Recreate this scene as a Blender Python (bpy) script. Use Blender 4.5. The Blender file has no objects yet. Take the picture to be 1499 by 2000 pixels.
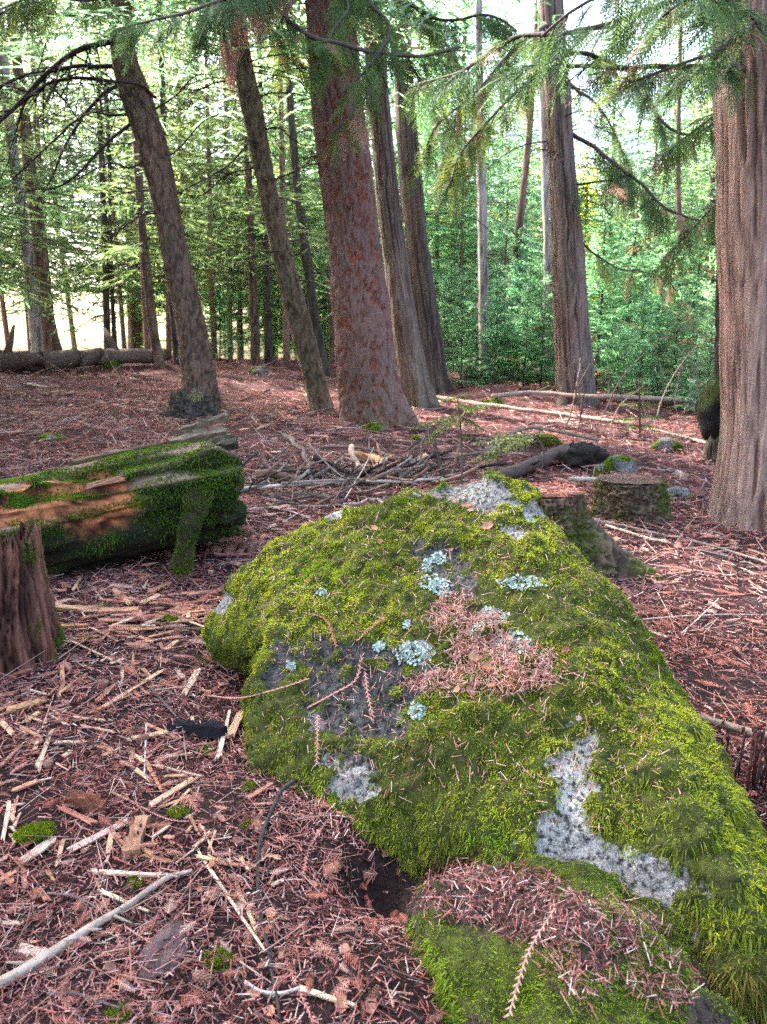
import bpy, bmesh, math, random
import numpy as np
from mathutils import Vector
from mathutils.bvhtree import BVHTree

R = math.radians
random.seed(7)
rng = np.random.default_rng(7)
scene = bpy.context.scene
col = scene.collection

# ------------------------------------------------------------------ camera
CAM = np.array([0.0, 0.0, 1.5])
PITCH = R(12.0)
FPX = 1511.0                      # focal length in pixels of the 1499 x 2000 photograph
cam_d = bpy.data.cameras.new('camera')
cam = bpy.data.objects.new('camera', cam_d)
col.objects.link(cam)
cam.location = CAM
cam.rotation_euler = (R(90) - PITCH, 0, 0)
cam_d.sensor_fit = 'VERTICAL'
cam_d.angle = 2 * math.atan(1000 / FPX)
cam_d.clip_start = 0.05
cam_d.clip_end = 1000
cam_d.dof.use_dof = True
cam_d.dof.focus_distance = 2.9
cam_d.dof.aperture_fstop = 3.0
scene.camera = cam

# ------------------------------------------------------------------ light
SUN_AZ = R(-50)                   # left of the viewing direction (+Y)
SUN_EL = R(44)
w = bpy.data.worlds.new('World')
scene.world = w
w.use_nodes = True
nt = w.node_tree
sky = nt.nodes.new('ShaderNodeTexSky')
sky.sky_type = 'NISHITA'
sky.sun_disc = False
sky.sun_elevation = SUN_EL
sky.sun_rotation = SUN_AZ
sky.air_density = 1.0
sky.dust_density = 4.0
bg = nt.nodes['Background']
bg.inputs['Strength'].default_value = 0.15
nt.links.new(sky.outputs[0], bg.inputs['Color'])
sl = bpy.data.lights.new('sun', 'SUN')
sl.energy = 4.5
sl.angle = R(2.0)
sl.color = (1.0, 0.95, 0.88)
sun = bpy.data.objects.new('sun', sl)
col.objects.link(sun)
sd = Vector((math.sin(SUN_AZ) * math.cos(SUN_EL), math.cos(SUN_AZ) * math.cos(SUN_EL), math.sin(SUN_EL)))
sun.rotation_euler = sd.to_track_quat('Z', 'Y').to_euler()
sun.location = (-10, 20, 15)
scene.view_settings.view_transform = 'Standard'
scene.view_settings.look = 'None'
scene.view_settings.exposure = 2.95
scene.view_settings.gamma = 1.0
scene.cycles.use_denoising = False
scene.cycles.adaptive_threshold = .02
scene.cycles.max_bounces = 5
scene.cycles.diffuse_bounces = 3
scene.cycles.transmission_bounces = 4
scene.cycles.glossy_bounces = 2
scene.cycles.caustics_reflective = False
scene.cycles.caustics_refractive = False
scene.cycles.sample_clamp_indirect = 8

# ------------------------------------------------------------------ numpy noise
def _h(ix, iy, iz, seed):
    n = (ix.astype(np.int64) * 374761393 + iy.astype(np.int64) * 668265263 + iz.astype(np.int64) * 2147483647 + seed * 974634777) & 0xffffffff
    n = ((n ^ (n >> 13)) * 1274126177) & 0xffffffff
    n = ((n ^ (n >> 16)) * 2246822519) & 0xffffffff
    return ((n ^ (n >> 15)) & 0xffffff) / float(0x7fffff) - 1.0

def noise(p, seed=0):
    p = np.asarray(p, float)
    i = np.floor(p).astype(np.int64)
    f = p - i
    u = f * f * (3 - 2 * f)
    r = 0
    for a in (0, 1):
        wa = u[:, 0] if a else 1 - u[:, 0]
        for b in (0, 1):
            wb = u[:, 1] if b else 1 - u[:, 1]
            for c in (0, 1):
                wc = u[:, 2] if c else 1 - u[:, 2]
                r = r + wa * wb * wc * _h(i[:, 0] + a, i[:, 1] + b, i[:, 2] + c, seed)
    return r

def fbm(p, o=4, g=0.5, seed=0):
    p = np.asarray(p, float)
    r = 0; a = 1; t = 0
    for k in range(o):
        r = r + a * noise(p * (2.03 ** k) + 17.3 * k, seed + k)
        t += a; a *= g
    return r / t * 1.5

def smooth(a, b, x):
    t = np.clip((x - a) / (b - a), 0, 1)
    return t * t * (3 - 2 * t)

def nrm(v):
    v = np.asarray(v, float)
    return v / np.maximum(np.linalg.norm(v, axis=-1, keepdims=True), 1e-9)

# ------------------------------------------------------------------ terrain and viewing rays
def gz(x, y):
    x = np.atleast_1d(np.asarray(x, float)); y = np.atleast_1d(np.asarray(y, float))
    xx = np.clip(x, -16, 16)
    z = 0.04 * np.minimum(y, 23) - 0.04 * xx * smooth(-2, 6, y)
    z = z - 0.05 * np.maximum(y - 23, 0) * smooth(23, 34, y) + 0.004 * np.maximum(y - 60, 0)
    z = z - 0.16 * smooth(0.45, 0.95, x) * smooth(2.3, 1.7, y) * smooth(0.6, 1.2, y)
    z = z - .20 * np.exp(-((x - .02) ** 2 / .020 + (y - 1.95) ** 2 / .022))
    p = np.stack([x, y, x * 0], 1)
    z = z + 0.07 * fbm(p * 0.45, 3, seed=3) * smooth(2, 6, y) + 0.022 * fbm(p * 2.2, 3, seed=5)
    z = z + 0.10 * fbm(p * 0.9, 2, seed=9) * smooth(9, 16, y)
    return z

def gn(x, y):
    e = 0.05
    dx = (gz(x + e, y) - gz(x - e, y)) / (2 * e)
    dy = (gz(x, y + e) - gz(x, y - e)) / (2 * e)
    return nrm(np.stack([-dx, -dy, np.ones_like(dx)], 1))

FWD = np.array([0, math.cos(PITCH), -math.sin(PITCH)])
UP = np.array([0, math.sin(PITCH), math.cos(PITCH)])
RT = np.array([1.0, 0, 0])

def ray(px, py):
    return FWD + (px - 749.5) / FPX * RT - (py - 1000) / FPX * UP

def P(px, py, Y):
    d = ray(px, py)
    return CAM + d * (Y / d[1])

def depth(p):
    return float(np.dot(np.asarray(p) - CAM, FWD))

def pxm(p):                        # metres per photo pixel at a point
    return depth(p) / FPX

def pix(V):                        # photo pixel of world points
    q = np.asarray(V) - CAM
    d = q @ FWD
    return 749.5 + FPX * (q @ RT) / d, 1000 - FPX * (q @ UP) / d

TT = np.geomspace(0.8, 70, 260)
def G(px, py):
    d = ray(px, py)
    q = CAM + TT[:, None] * d
    h = q[:, 2] - gz(q[:, 0], q[:, 1])
    k = np.argmax(h < 0)
    if h[k] >= 0:
        k = len(TT) - 1
    a, b = h[k - 1], h[k]
    t = TT[k - 1] + (TT[k] - TT[k - 1]) * a / (a - b) if a != b else TT[k]
    return CAM + t * d

# ------------------------------------------------------------------ mesh helpers
class MB:
    def __init__(s):
        s.v = []; s.f = []; s.c = []; s.n = 0
    def add(s, V, F, C=None):
        V = np.asarray(V, float).reshape(-1, 3)
        s.v.append(V)
        Fs = F if isinstance(F, list) else [F]
        for f in Fs:
            s.f.append(np.asarray(f, np.int64) + s.n)
        if C is None:
            C = np.ones((len(V), 3)) * 0.5
        C = np.asarray(C, float)
        if C.ndim == 1:
            C = np.tile(C, (len(V), 1))
        s.c.append(C)
        s.n += len(V)
    def arrays(s):
        return np.concatenate(s.v), s.f, np.concatenate(s.c)
    def mesh(s, name, mat, smooth_=True, attrs=None):
        V, F, C = s.arrays()
        return mesh_of(name, V, F, mat, C, smooth_, attrs)

def mesh_of(name, V, F, mat, C=None, smooth_=True, attrs=None):
    me = bpy.data.meshes.new(name)
    Fs = F if isinstance(F, list) else [F]
    Fs = [np.asarray(f) for f in Fs if len(f)]
    loops = np.concatenate([f.ravel() for f in Fs])
    sizes = np.concatenate([np.full(len(f), f.shape[1]) for f in Fs])
    starts = np.concatenate([[0], np.cumsum(sizes)[:-1]])
    me.vertices.add(len(V))
    me.vertices.foreach_set('co', np.asarray(V, np.float32).ravel())
    me.loops.add(len(loops))
    me.loops.foreach_set('vertex_index', loops.astype(np.int32))
    me.polygons.add(len(sizes))
    me.polygons.foreach_set('loop_start', starts.astype(np.int32))
    me.polygons.foreach_set('use_smooth', np.full(len(sizes), smooth_))
    if C is not None:
        a = me.attributes.new('Col', 'FLOAT_COLOR', 'POINT')
        c4 = np.ones((len(V), 4), np.float32); c4[:, :3] = np.clip(C, 0, 1)
        a.data.foreach_set('color', c4.ravel())
    for k, v in (attrs or {}).items():
        a = me.attributes.new(k, 'FLOAT', 'POINT')
        a.data.foreach_set('value', np.asarray(v, np.float32))
    me.update(calc_edges=True)
    me.materials.append(mat)
    return me

def obj(name, me, parent=None, loc=None):
    o = bpy.data.objects.new(name, me)
    col.objects.link(o)
    if parent is not None:
        o.parent = parent
    if loc is not None:
        o.location = loc
    return o

def tag(o, label, cat, group=None):
    o['label'] = label; o['category'] = cat
    if group:
        o['group'] = group
    return o

def thing(name, label, cat, loc=(0, 0, 0), group=None):
    o = bpy.data.objects.new(name, None)
    o.empty_display_size = 0.1
    col.objects.link(o)
    o.location = [float(a) for a in loc]
    return tag(o, label, cat, group)

def copy_tree(root, parent=None):
    c = root.copy(); col.objects.link(c); c.parent = parent
    for ch in list(root.children):
        copy_tree(ch, c)
    return c

def resample(pts, n, smooth_it=True):
    pts = np.asarray(pts, float)
    if smooth_it and len(pts) > 2:       # Catmull-Rom
        ext = np.vstack([2 * pts[0] - pts[1], pts, 2 * pts[-1] - pts[-2]])
        out = []
        for i in range(1, len(ext) - 2):
            p0, p1, p2, p3 = ext[i - 1], ext[i], ext[i + 1], ext[i + 2]
            for t in np.linspace(0, 1, 12, endpoint=False):
                out.append(0.5 * ((2 * p1) + (-p0 + p2) * t + (2 * p0 - 5 * p1 + 4 * p2 - p3) * t * t + (-p0 + 3 * p1 - 3 * p2 + p3) * t ** 3))
        out.append(pts[-1])
        pts = np.array(out)
    s = np.concatenate([[0], np.cumsum(np.linalg.norm(np.diff(pts[:, :3], axis=0), axis=1))])
    t = np.linspace(0, s[-1], n)
    return np.stack([np.interp(t, s, pts[:, k]) for k in range(pts.shape[1])], 1)

def tube(pts, rad, seg=8, disp=None, cap=True):
    """pts (n,3), rad (n); disp(theta, s, ring) -> radius factor. Returns V, [quads, tris], theta, s"""
    pts = np.asarray(pts, float); n = len(pts)
    rad = np.broadcast_to(np.asarray(rad, float), (n,))
    T = nrm(np.gradient(pts, axis=0))
    a = np.array([1.0, 0, 0]) if abs(T[0, 0]) < 0.8 else np.array([0, 1.0, 0])
    U = np.zeros((n, 3)); W = np.zeros((n, 3))
    u = a - T[0] * np.dot(a, T[0])
    for i in range(n):
        u = u - T[i] * np.dot(u, T[i]); u = u / np.linalg.norm(u)
        U[i] = u; W[i] = np.cross(T[i], u)
    th = np.linspace(0, 2 * math.pi, seg, endpoint=False)
    s = np.concatenate([[0], np.cumsum(np.linalg.norm(np.diff(pts, axis=0), axis=1))])
    TH, S = np.meshgrid(th, s)
    rr = np.repeat(rad[:, None], seg, 1)
    if disp is not None:
        rr = rr * disp(TH, S, rr)
    V = pts[:, None] + rr[:, :, None] * (np.cos(TH)[:, :, None] * U[:, None] + np.sin(TH)[:, :, None] * W[:, None])
    V = V.reshape(-1, 3)
    i = np.arange(n - 1)[:, None] * seg; j = np.arange(seg)[None]; j2 = (j + 1) % seg
    Q = np.stack([i + j, i + j2, i + seg + j2, i + seg + j], -1).reshape(-1, 4)
    F = [Q]
    TH = TH.ravel(); S = S.ravel()
    if cap:
        V = np.vstack([V, pts[0], pts[-1]])
        k = n * seg
        jj = np.arange(seg); jn = (jj + 1) % seg
        F.append(np.vstack([np.stack([jn, jj, np.full(seg, k)], 1), np.stack([(n - 1) * seg + jj, (n - 1) * seg + jn, np.full(seg, k + 1)], 1)]))
        TH = np.append(TH, [0, 0]); S = np.append(S, [0, s[-1]])
    return V, F, TH, S

def strips(p, d, nv, L, W, C, mb, sag=None, taper=0.35):
    """many ridge-shaped needles: p root, d direction, nv normal, all (N,3)"""
    N = len(p)
    L = np.broadcast_to(L, (N,))[:, None]; W = np.broadcast_to(W, (N,))[:, None]
    side = nrm(np.cross(d, nv)); nn = np.cross(side, d)
    q = p + d * L
    if sag is not None:
        q = q + sag
    V = np.stack([p - side * W * .5, p + nn * W * .35, p + side * W * .5,
                  q - side * W * .5 * taper, q + nn * W * .35 * taper, q + side * W * .5 * taper], 1).reshape(-1, 3)
    b = (np.arange(N) * 6)[:, None]
    F = np.concatenate([b + np.array([0, 1, 4, 3]), b + np.array([1, 2, 5, 4])])
    mb.add(V, F, np.repeat(C, 6, 0))

def blades(p, d, L, W, C, mb, bend):
    """moss shoots: p root, d direction, bend = offset of the tip"""
    N = len(p)
    L = np.broadcast_to(L, (N,))[:, None]; W = np.broadcast_to(W, (N,))[:, None]
    s = nrm(np.cross(d, rng.normal(size=(N, 3))))
    m = p + d * L * .5 + bend * .3
    t = p + d * L + bend
    V = np.stack([p - s * W * .5, p + s * W * .5, m - s * W * .45, m + s * W * .45, t], 1).reshape(-1, 3)
    b = (np.arange(N) * 5)[:, None]
    F = [np.concatenate([b + np.array([0, 1, 3, 2])]), b + np.array([2, 3, 4])]
    mb.add(V, F, np.repeat(C, 5, 0))

def tri_of(F):
    out = []
    for f in (F if isinstance(F, list) else [F]):
        f = np.asarray(f)
        if f.shape[1] == 3:
            out.append(f)
        else:
            out += [f[:, [0, 1, 2]], f[:, [0, 2, 3]]]
    return np.concatenate(out)

def sample_surf(V, F, n, weight=None):
    T = tri_of(F)
    a, b, c = V[T[:, 0]], V[T[:, 1]], V[T[:, 2]]
    cr = np.cross(b - a, c - a)
    ar = np.linalg.norm(cr, axis=1) * .5
    nn = cr / np.maximum(ar[:, None] * 2, 1e-12)
    if weight is not None:
        ar = ar * weight[T].mean(1)
    cs = np.cumsum(ar)
    k = np.searchsorted(cs, rng.random(n) * cs[-1])
    k = np.minimum(k, len(T) - 1)
    r1 = np.sqrt(rng.random(n)); r2 = rng.random(n)
    p = (1 - r1)[:, None] * a[k] + (r1 * (1 - r2))[:, None] * b[k] + (r1 * r2)[:, None] * c[k]
    return p, nn[k], k

def mixc(a, b, t):
    t = np.asarray(t)[:, None]
    return np.asarray(a) * (1 - t) + np.asarray(b) * t

def pick(pal, n):
    pal = np.array(pal, float)
    w_ = pal[:, 3] / pal[:, 3].sum()
    c = pal[rng.choice(len(pal), n, p=w_), :3]
    return c * rng.uniform(0.75, 1.25, (n, 1))

# ------------------------------------------------------------------ materials
def vmat(name, rough=0.85, transl=0.0, nscale=0.0, namt=0.0, bump=0.0, bscale=60.0, objvar=0.0, stretch=None, spec=0.2):
    m = bpy.data.materials.new(name)
    m.use_nodes = True
    t = m.node_tree; N = t.nodes; Lk = t.links
    b = N['Principled BSDF']
    b.inputs['Roughness'].default_value = rough
    b.inputs['Specular IOR Level'].default_value = spec
    at = N.new('ShaderNodeAttribute'); at.attribute_name = 'Col'
    c = at.outputs['Color']
    if objvar:
        oi = N.new('ShaderNodeObjectInfo')
        hs = N.new('ShaderNodeHueSaturation')
        mr = N.new('ShaderNodeMapRange'); mr.inputs[3].default_value = 0.5 - objvar * .07; mr.inputs[4].default_value = 0.5 + objvar * .07
        mv = N.new('ShaderNodeMapRange'); mv.inputs[3].default_value = 1 - objvar * .45; mv.inputs[4].default_value = 1 + objvar * .45
        ml = N.new('ShaderNodeMath'); ml.operation = 'MULTIPLY'; ml.inputs[1].default_value = 7.31
        fr = N.new('ShaderNodeMath'); fr.operation = 'FRACT'
        Lk.new(oi.outputs['Random'], mr.inputs[0]); Lk.new(oi.outputs['Random'], ml.inputs[0]); Lk.new(ml.outputs[0], fr.inputs[0]); Lk.new(fr.outputs[0], mv.inputs[0])
        Lk.new(mr.outputs[0], hs.inputs['Hue']); Lk.new(mv.outputs[0], hs.inputs['Value']); Lk.new(c, hs.inputs['Color'])
        c = hs.outputs[0]
    if namt or bump:
        tc = N.new('ShaderNodeTexCoord')
        mp = N.new('ShaderNodeMapping')
        if stretch:
            mp.inputs['Scale'].default_value = stretch
        Lk.new(tc.outputs['Object'], mp.inputs[0])
    if namt:
        ns = N.new('ShaderNodeTexNoise'); ns.inputs['Scale'].default_value = nscale; ns.inputs['Detail'].default_value = 6; ns.inputs['Roughness'].default_value = .7
        Lk.new(mp.outputs[0], ns.inputs[0])
        mr2 = N.new('ShaderNodeMapRange'); mr2.inputs[1].default_value = .3; mr2.inputs[2].default_value = .7
        mr2.inputs[3].default_value = 1 - namt; mr2.inputs[4].default_value = 1 + namt
        Lk.new(ns.outputs['Fac'], mr2.inputs[0])
        mx = N.new('ShaderNodeVectorMath'); mx.operation = 'SCALE'
        Lk.new(c, mx.inputs[0]); Lk.new(mr2.outputs[0], mx.inputs['Scale'])
        c = mx.outputs[0]
    Lk.new(c, b.inputs['Base Color'])
    if bump:
        ns2 = N.new('ShaderNodeTexNoise'); ns2.inputs['Scale'].default_value = bscale; ns2.inputs['Detail'].default_value = 5
        Lk.new(mp.outputs[0], ns2.inputs[0])
        bp = N.new('ShaderNodeBump'); bp.inputs['Strength'].default_value = bump; bp.inputs['Distance'].default_value = .02
        Lk.new(ns2.outputs['Fac'], bp.inputs['Height'])
        Lk.new(bp.outputs[0], b.inputs['Normal'])
    if transl:
        tr = N.new('ShaderNodeBsdfTranslucent')
        hs2 = N.new('ShaderNodeHueSaturation'); hs2.inputs['Hue'].default_value = .485; hs2.inputs['Saturation'].default_value = 1.1; hs2.inputs['Value'].default_value = 2.3
        Lk.new(c, hs2.inputs['Color']); Lk.new(hs2.outputs[0], tr.inputs[0])
        mxs = N.new('ShaderNodeMixShader'); mxs.inputs[0].default_value = transl
        Lk.new(b.outputs[0], mxs.inputs[1]); Lk.new(tr.outputs[0], mxs.inputs[2])
        Lk.new(mxs.outputs[0], N['Material Output'].inputs['Surface'])
    return m

M_leaf = vmat('foliage', .55, .66, objvar=.5)
M_frond = vmat('cedar_frond', .6, .35)
M_moss = vmat('moss', .8, .3)
M_needle = vmat('needles', .75)
M_bark = vmat('bark', .9, namt=.3, nscale=14, bump=.5, bscale=45, stretch=(1, 1, .35))
M_cedar = vmat('stringy_bark', .9, namt=.55, nscale=42, bump=1.0, bscale=64, stretch=(1, 1, .05))
M_fir = vmat('furrowed_bark', .9, namt=.45, nscale=26, bump=.9, bscale=40, stretch=(1, 1, .35))
M_stick = vmat('stick_bark', .85, namt=.35, nscale=22, bump=.4, bscale=70)
M_wood = vmat('split_wood', .8, namt=.35, nscale=30, bump=.5, bscale=50, stretch=(.12, 1, 1), objvar=.18)
M_rot = vmat('rotten_wood', .85, namt=.4, nscale=25, bump=.7, bscale=35, stretch=(.2, 1, 1))
M_soil = vmat('soil', .95, namt=.45, nscale=35, bump=.8, bscale=60)
M_lichen = vmat('lichen', .9, namt=.25, nscale=90)
M_leafdead = vmat('dead_leaf', .6, .1, objvar=.15)

def rock_mat():
    m = bpy.data.materials.new('granite')
    m.use_nodes = True
    t = m.node_tree; N = t.nodes; Lk = t.links
    b = N['Principled BSDF']; b.inputs['Roughness'].default_value = .85; b.inputs['Specular IOR Level'].default_value = .2
    tc = N.new('ShaderNodeTexCoord')
    at = N.new('ShaderNodeAttribute'); at.attribute_name = 'Col'
    mk = N.new('ShaderNodeAttribute'); mk.attribute_name = 'moss'
    # dark speckle of crustose lichen and mica on the pale granite
    n1 = N.new('ShaderNodeTexNoise'); n1.inputs['Scale'].default_value = 55; n1.inputs['Detail'].default_value = 7; n1.inputs['Roughness'].default_value = .75
    r1 = N.new('ShaderNodeValToRGB'); e = r1.color_ramp.elements
    e[0].position = .41; e[0].color = (.08, .08, .075, 1); e[1].position = .54; e[1].color = (1, 1, 1, 1)
    n2 = N.new('ShaderNodeTexVoronoi'); n2.inputs['Scale'].default_value = 160
    r2 = N.new('ShaderNodeMapRange'); r2.inputs[1].default_value = .0; r2.inputs[2].default_value = .6; r2.inputs[3].default_value = .65; r2.inputs[4].default_value = 1.2
    n3 = N.new('ShaderNodeTexNoise'); n3.inputs['Scale'].default_value = 9; n3.inputs['Detail'].default_value = 4
    r3 = N.new('ShaderNodeMapRange'); r3.inputs[1].default_value = .35; r3.inputs[2].default_value = .7; r3.inputs[3].default_value = .6; r3.inputs[4].default_value = 1.15
    for n in (n1, n2, n3):
        Lk.new(tc.outputs['Object'], n.inputs[0])
    Lk.new(n1.outputs['Fac'], r1.inputs[0]); Lk.new(n2.outputs['Distance'], r2.inputs[0]); Lk.new(n3.outputs['Fac'], r3.inputs[0])
    a = N.new('ShaderNodeMix'); a.data_type = 'RGBA'; a.blend_type = 'MULTIPLY'; a.inputs[0].default_value = 1
    Lk.new(at.outputs['Color'], a.inputs[6]); Lk.new(r1.outputs[0], a.inputs[7])
    s1 = N.new('ShaderNodeVectorMath'); s1.operation = 'SCALE'; Lk.new(a.outputs[2], s1.inputs[0]); Lk.new(r2.outputs[0], s1.inputs['Scale'])
    s2 = N.new('ShaderNodeVectorMath'); s2.operation = 'SCALE'; Lk.new(s1.outputs[0], s2.inputs[0]); Lk.new(r3.outputs[0], s2.inputs['Scale'])
    n4 = N.new('ShaderNodeTexNoise'); n4.inputs['Scale'].default_value = 40; n4.inputs['Detail'].default_value = 5
    Lk.new(tc.outputs['Object'], n4.inputs[0])
    mr = N.new('ShaderNodeValToRGB'); e = mr.color_ramp.elements
    e[0].position = .3; e[0].color = (.018, .017, .006, 1); e[1].position = .75; e[1].color = (.075, .088, .012, 1)
    Lk.new(n4.outputs['Fac'], mr.inputs[0])
    mx = N.new('ShaderNodeMix'); mx.data_type = 'RGBA'
    n5 = N.new('ShaderNodeTexNoise'); n5.inputs['Scale'].default_value = 70; n5.inputs['Detail'].default_value = 5
    Lk.new(tc.outputs['Object'], n5.inputs[0])
    m5 = N.new('ShaderNodeMath'); m5.operation = 'MULTIPLY_ADD'; m5.inputs[1].default_value = 1.3; m5.inputs[2].default_value = -.65
    Lk.new(n5.outputs['Fac'], m5.inputs[0])
    ad = N.new('ShaderNodeMath'); ad.operation = 'ADD'; Lk.new(mk.outputs['Fac'], ad.inputs[0]); Lk.new(m5.outputs[0], ad.inputs[1])
    mk2 = N.new('ShaderNodeMapRange'); mk2.inputs[1].default_value = .42; mk2.inputs[2].default_value = .58; Lk.new(ad.outputs[0], mk2.inputs[0])
    Lk.new(mk2.outputs[0], mx.inputs[0]); Lk.new(s2.outputs[0], mx.inputs[6]); Lk.new(mr.outputs[0], mx.inputs[7])
    Lk.new(mx.outputs[2], b.inputs['Base Color'])
    bp = N.new('ShaderNodeBump'); bp.inputs['Strength'].default_value = .7; bp.inputs['Distance'].default_value = .012
    Lk.new(n1.outputs['Fac'], bp.inputs['Height']); Lk.new(bp.outputs[0], b.inputs['Normal'])
    return m
M_rock = rock_mat()

# litter palettes (linear r, g, b, weight)
PAL_LITTER = [(.36, .13, .115, 3), (.23, .065, .055, 3), (.50, .27, .24, 1.8), (.11, .036, .033, 2.6), (.60, .44, .38, .7), (.035, .016, .016, 2.6), (.28, .145, .13, 1.4)]
PAL_ORANGE = [(.38, .105, .075, 3), (.46, .18, .135, 2), (.24, .06, .04, 2), (.54, .30, .24, 1.1), (.06, .024, .02, 1.8)]

# ------------------------------------------------------------------ ground
def axis(a, b, fine0, fine1, d0, grow):
    pos = list(np.arange(fine0, fine1, d0)) + [fine1]
    d = d0; x = fine1
    while x < b:
        d *= grow; x += d; pos.append(x)
    d = d0; x = fine0; neg = []
    while x > a:
        d *= grow; x -= d; neg.append(x)
    return np.array(neg[::-1] + pos)
gx = axis(-140, 140, -2.0, 2.2, .04, 1.06)
gy = axis(-60, 200, 1.0, 4.4, .04, 1.05)
X, Y_ = np.meshgrid(gx, gy)
x = X.ravel(); y = Y_.ravel()
z = gz(x, y)
pp = np.stack([x, y, z], 1)
nearw = smooth(9, 5, y) * smooth(-2, 0, y)
z = z + 0.012 * fbm(pp * 9, 3, seed=21) * nearw
pp[:, 2] = z
nx_ = len(gx)
ii = np.arange(len(gy) - 1)[:, None] * nx_; jj = np.arange(nx_ - 1)[None]
FQ = np.stack([ii + jj, ii + jj + 1, ii + nx_ + jj + 1, ii + nx_ + jj], -1).reshape(-1, 4)
c1 = fbm(pp * 3.0, 3, seed=31) * .5 + .5
c2 = fbm(pp * .8, 3, seed=33) * .5 + .5
farw = smooth(5, 12, np.hypot(x, y))
GC = mixc((.010, .006, .006), (.040, .017, .015), c1)
GC = GC * (1 - farw[:, None]) + mixc((.045, .018, .017), (.105, .040, .035), c2) * farw[:, None]
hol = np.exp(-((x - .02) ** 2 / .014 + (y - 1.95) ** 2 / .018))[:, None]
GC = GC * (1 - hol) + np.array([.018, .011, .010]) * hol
beyond = smooth(24, 32, y)[:, None]
GC = GC * (1 - beyond) + np.array([.10, .12, .04]) * beyond
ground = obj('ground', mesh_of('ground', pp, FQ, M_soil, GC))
ground['kind'] = 'structure'

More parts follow.
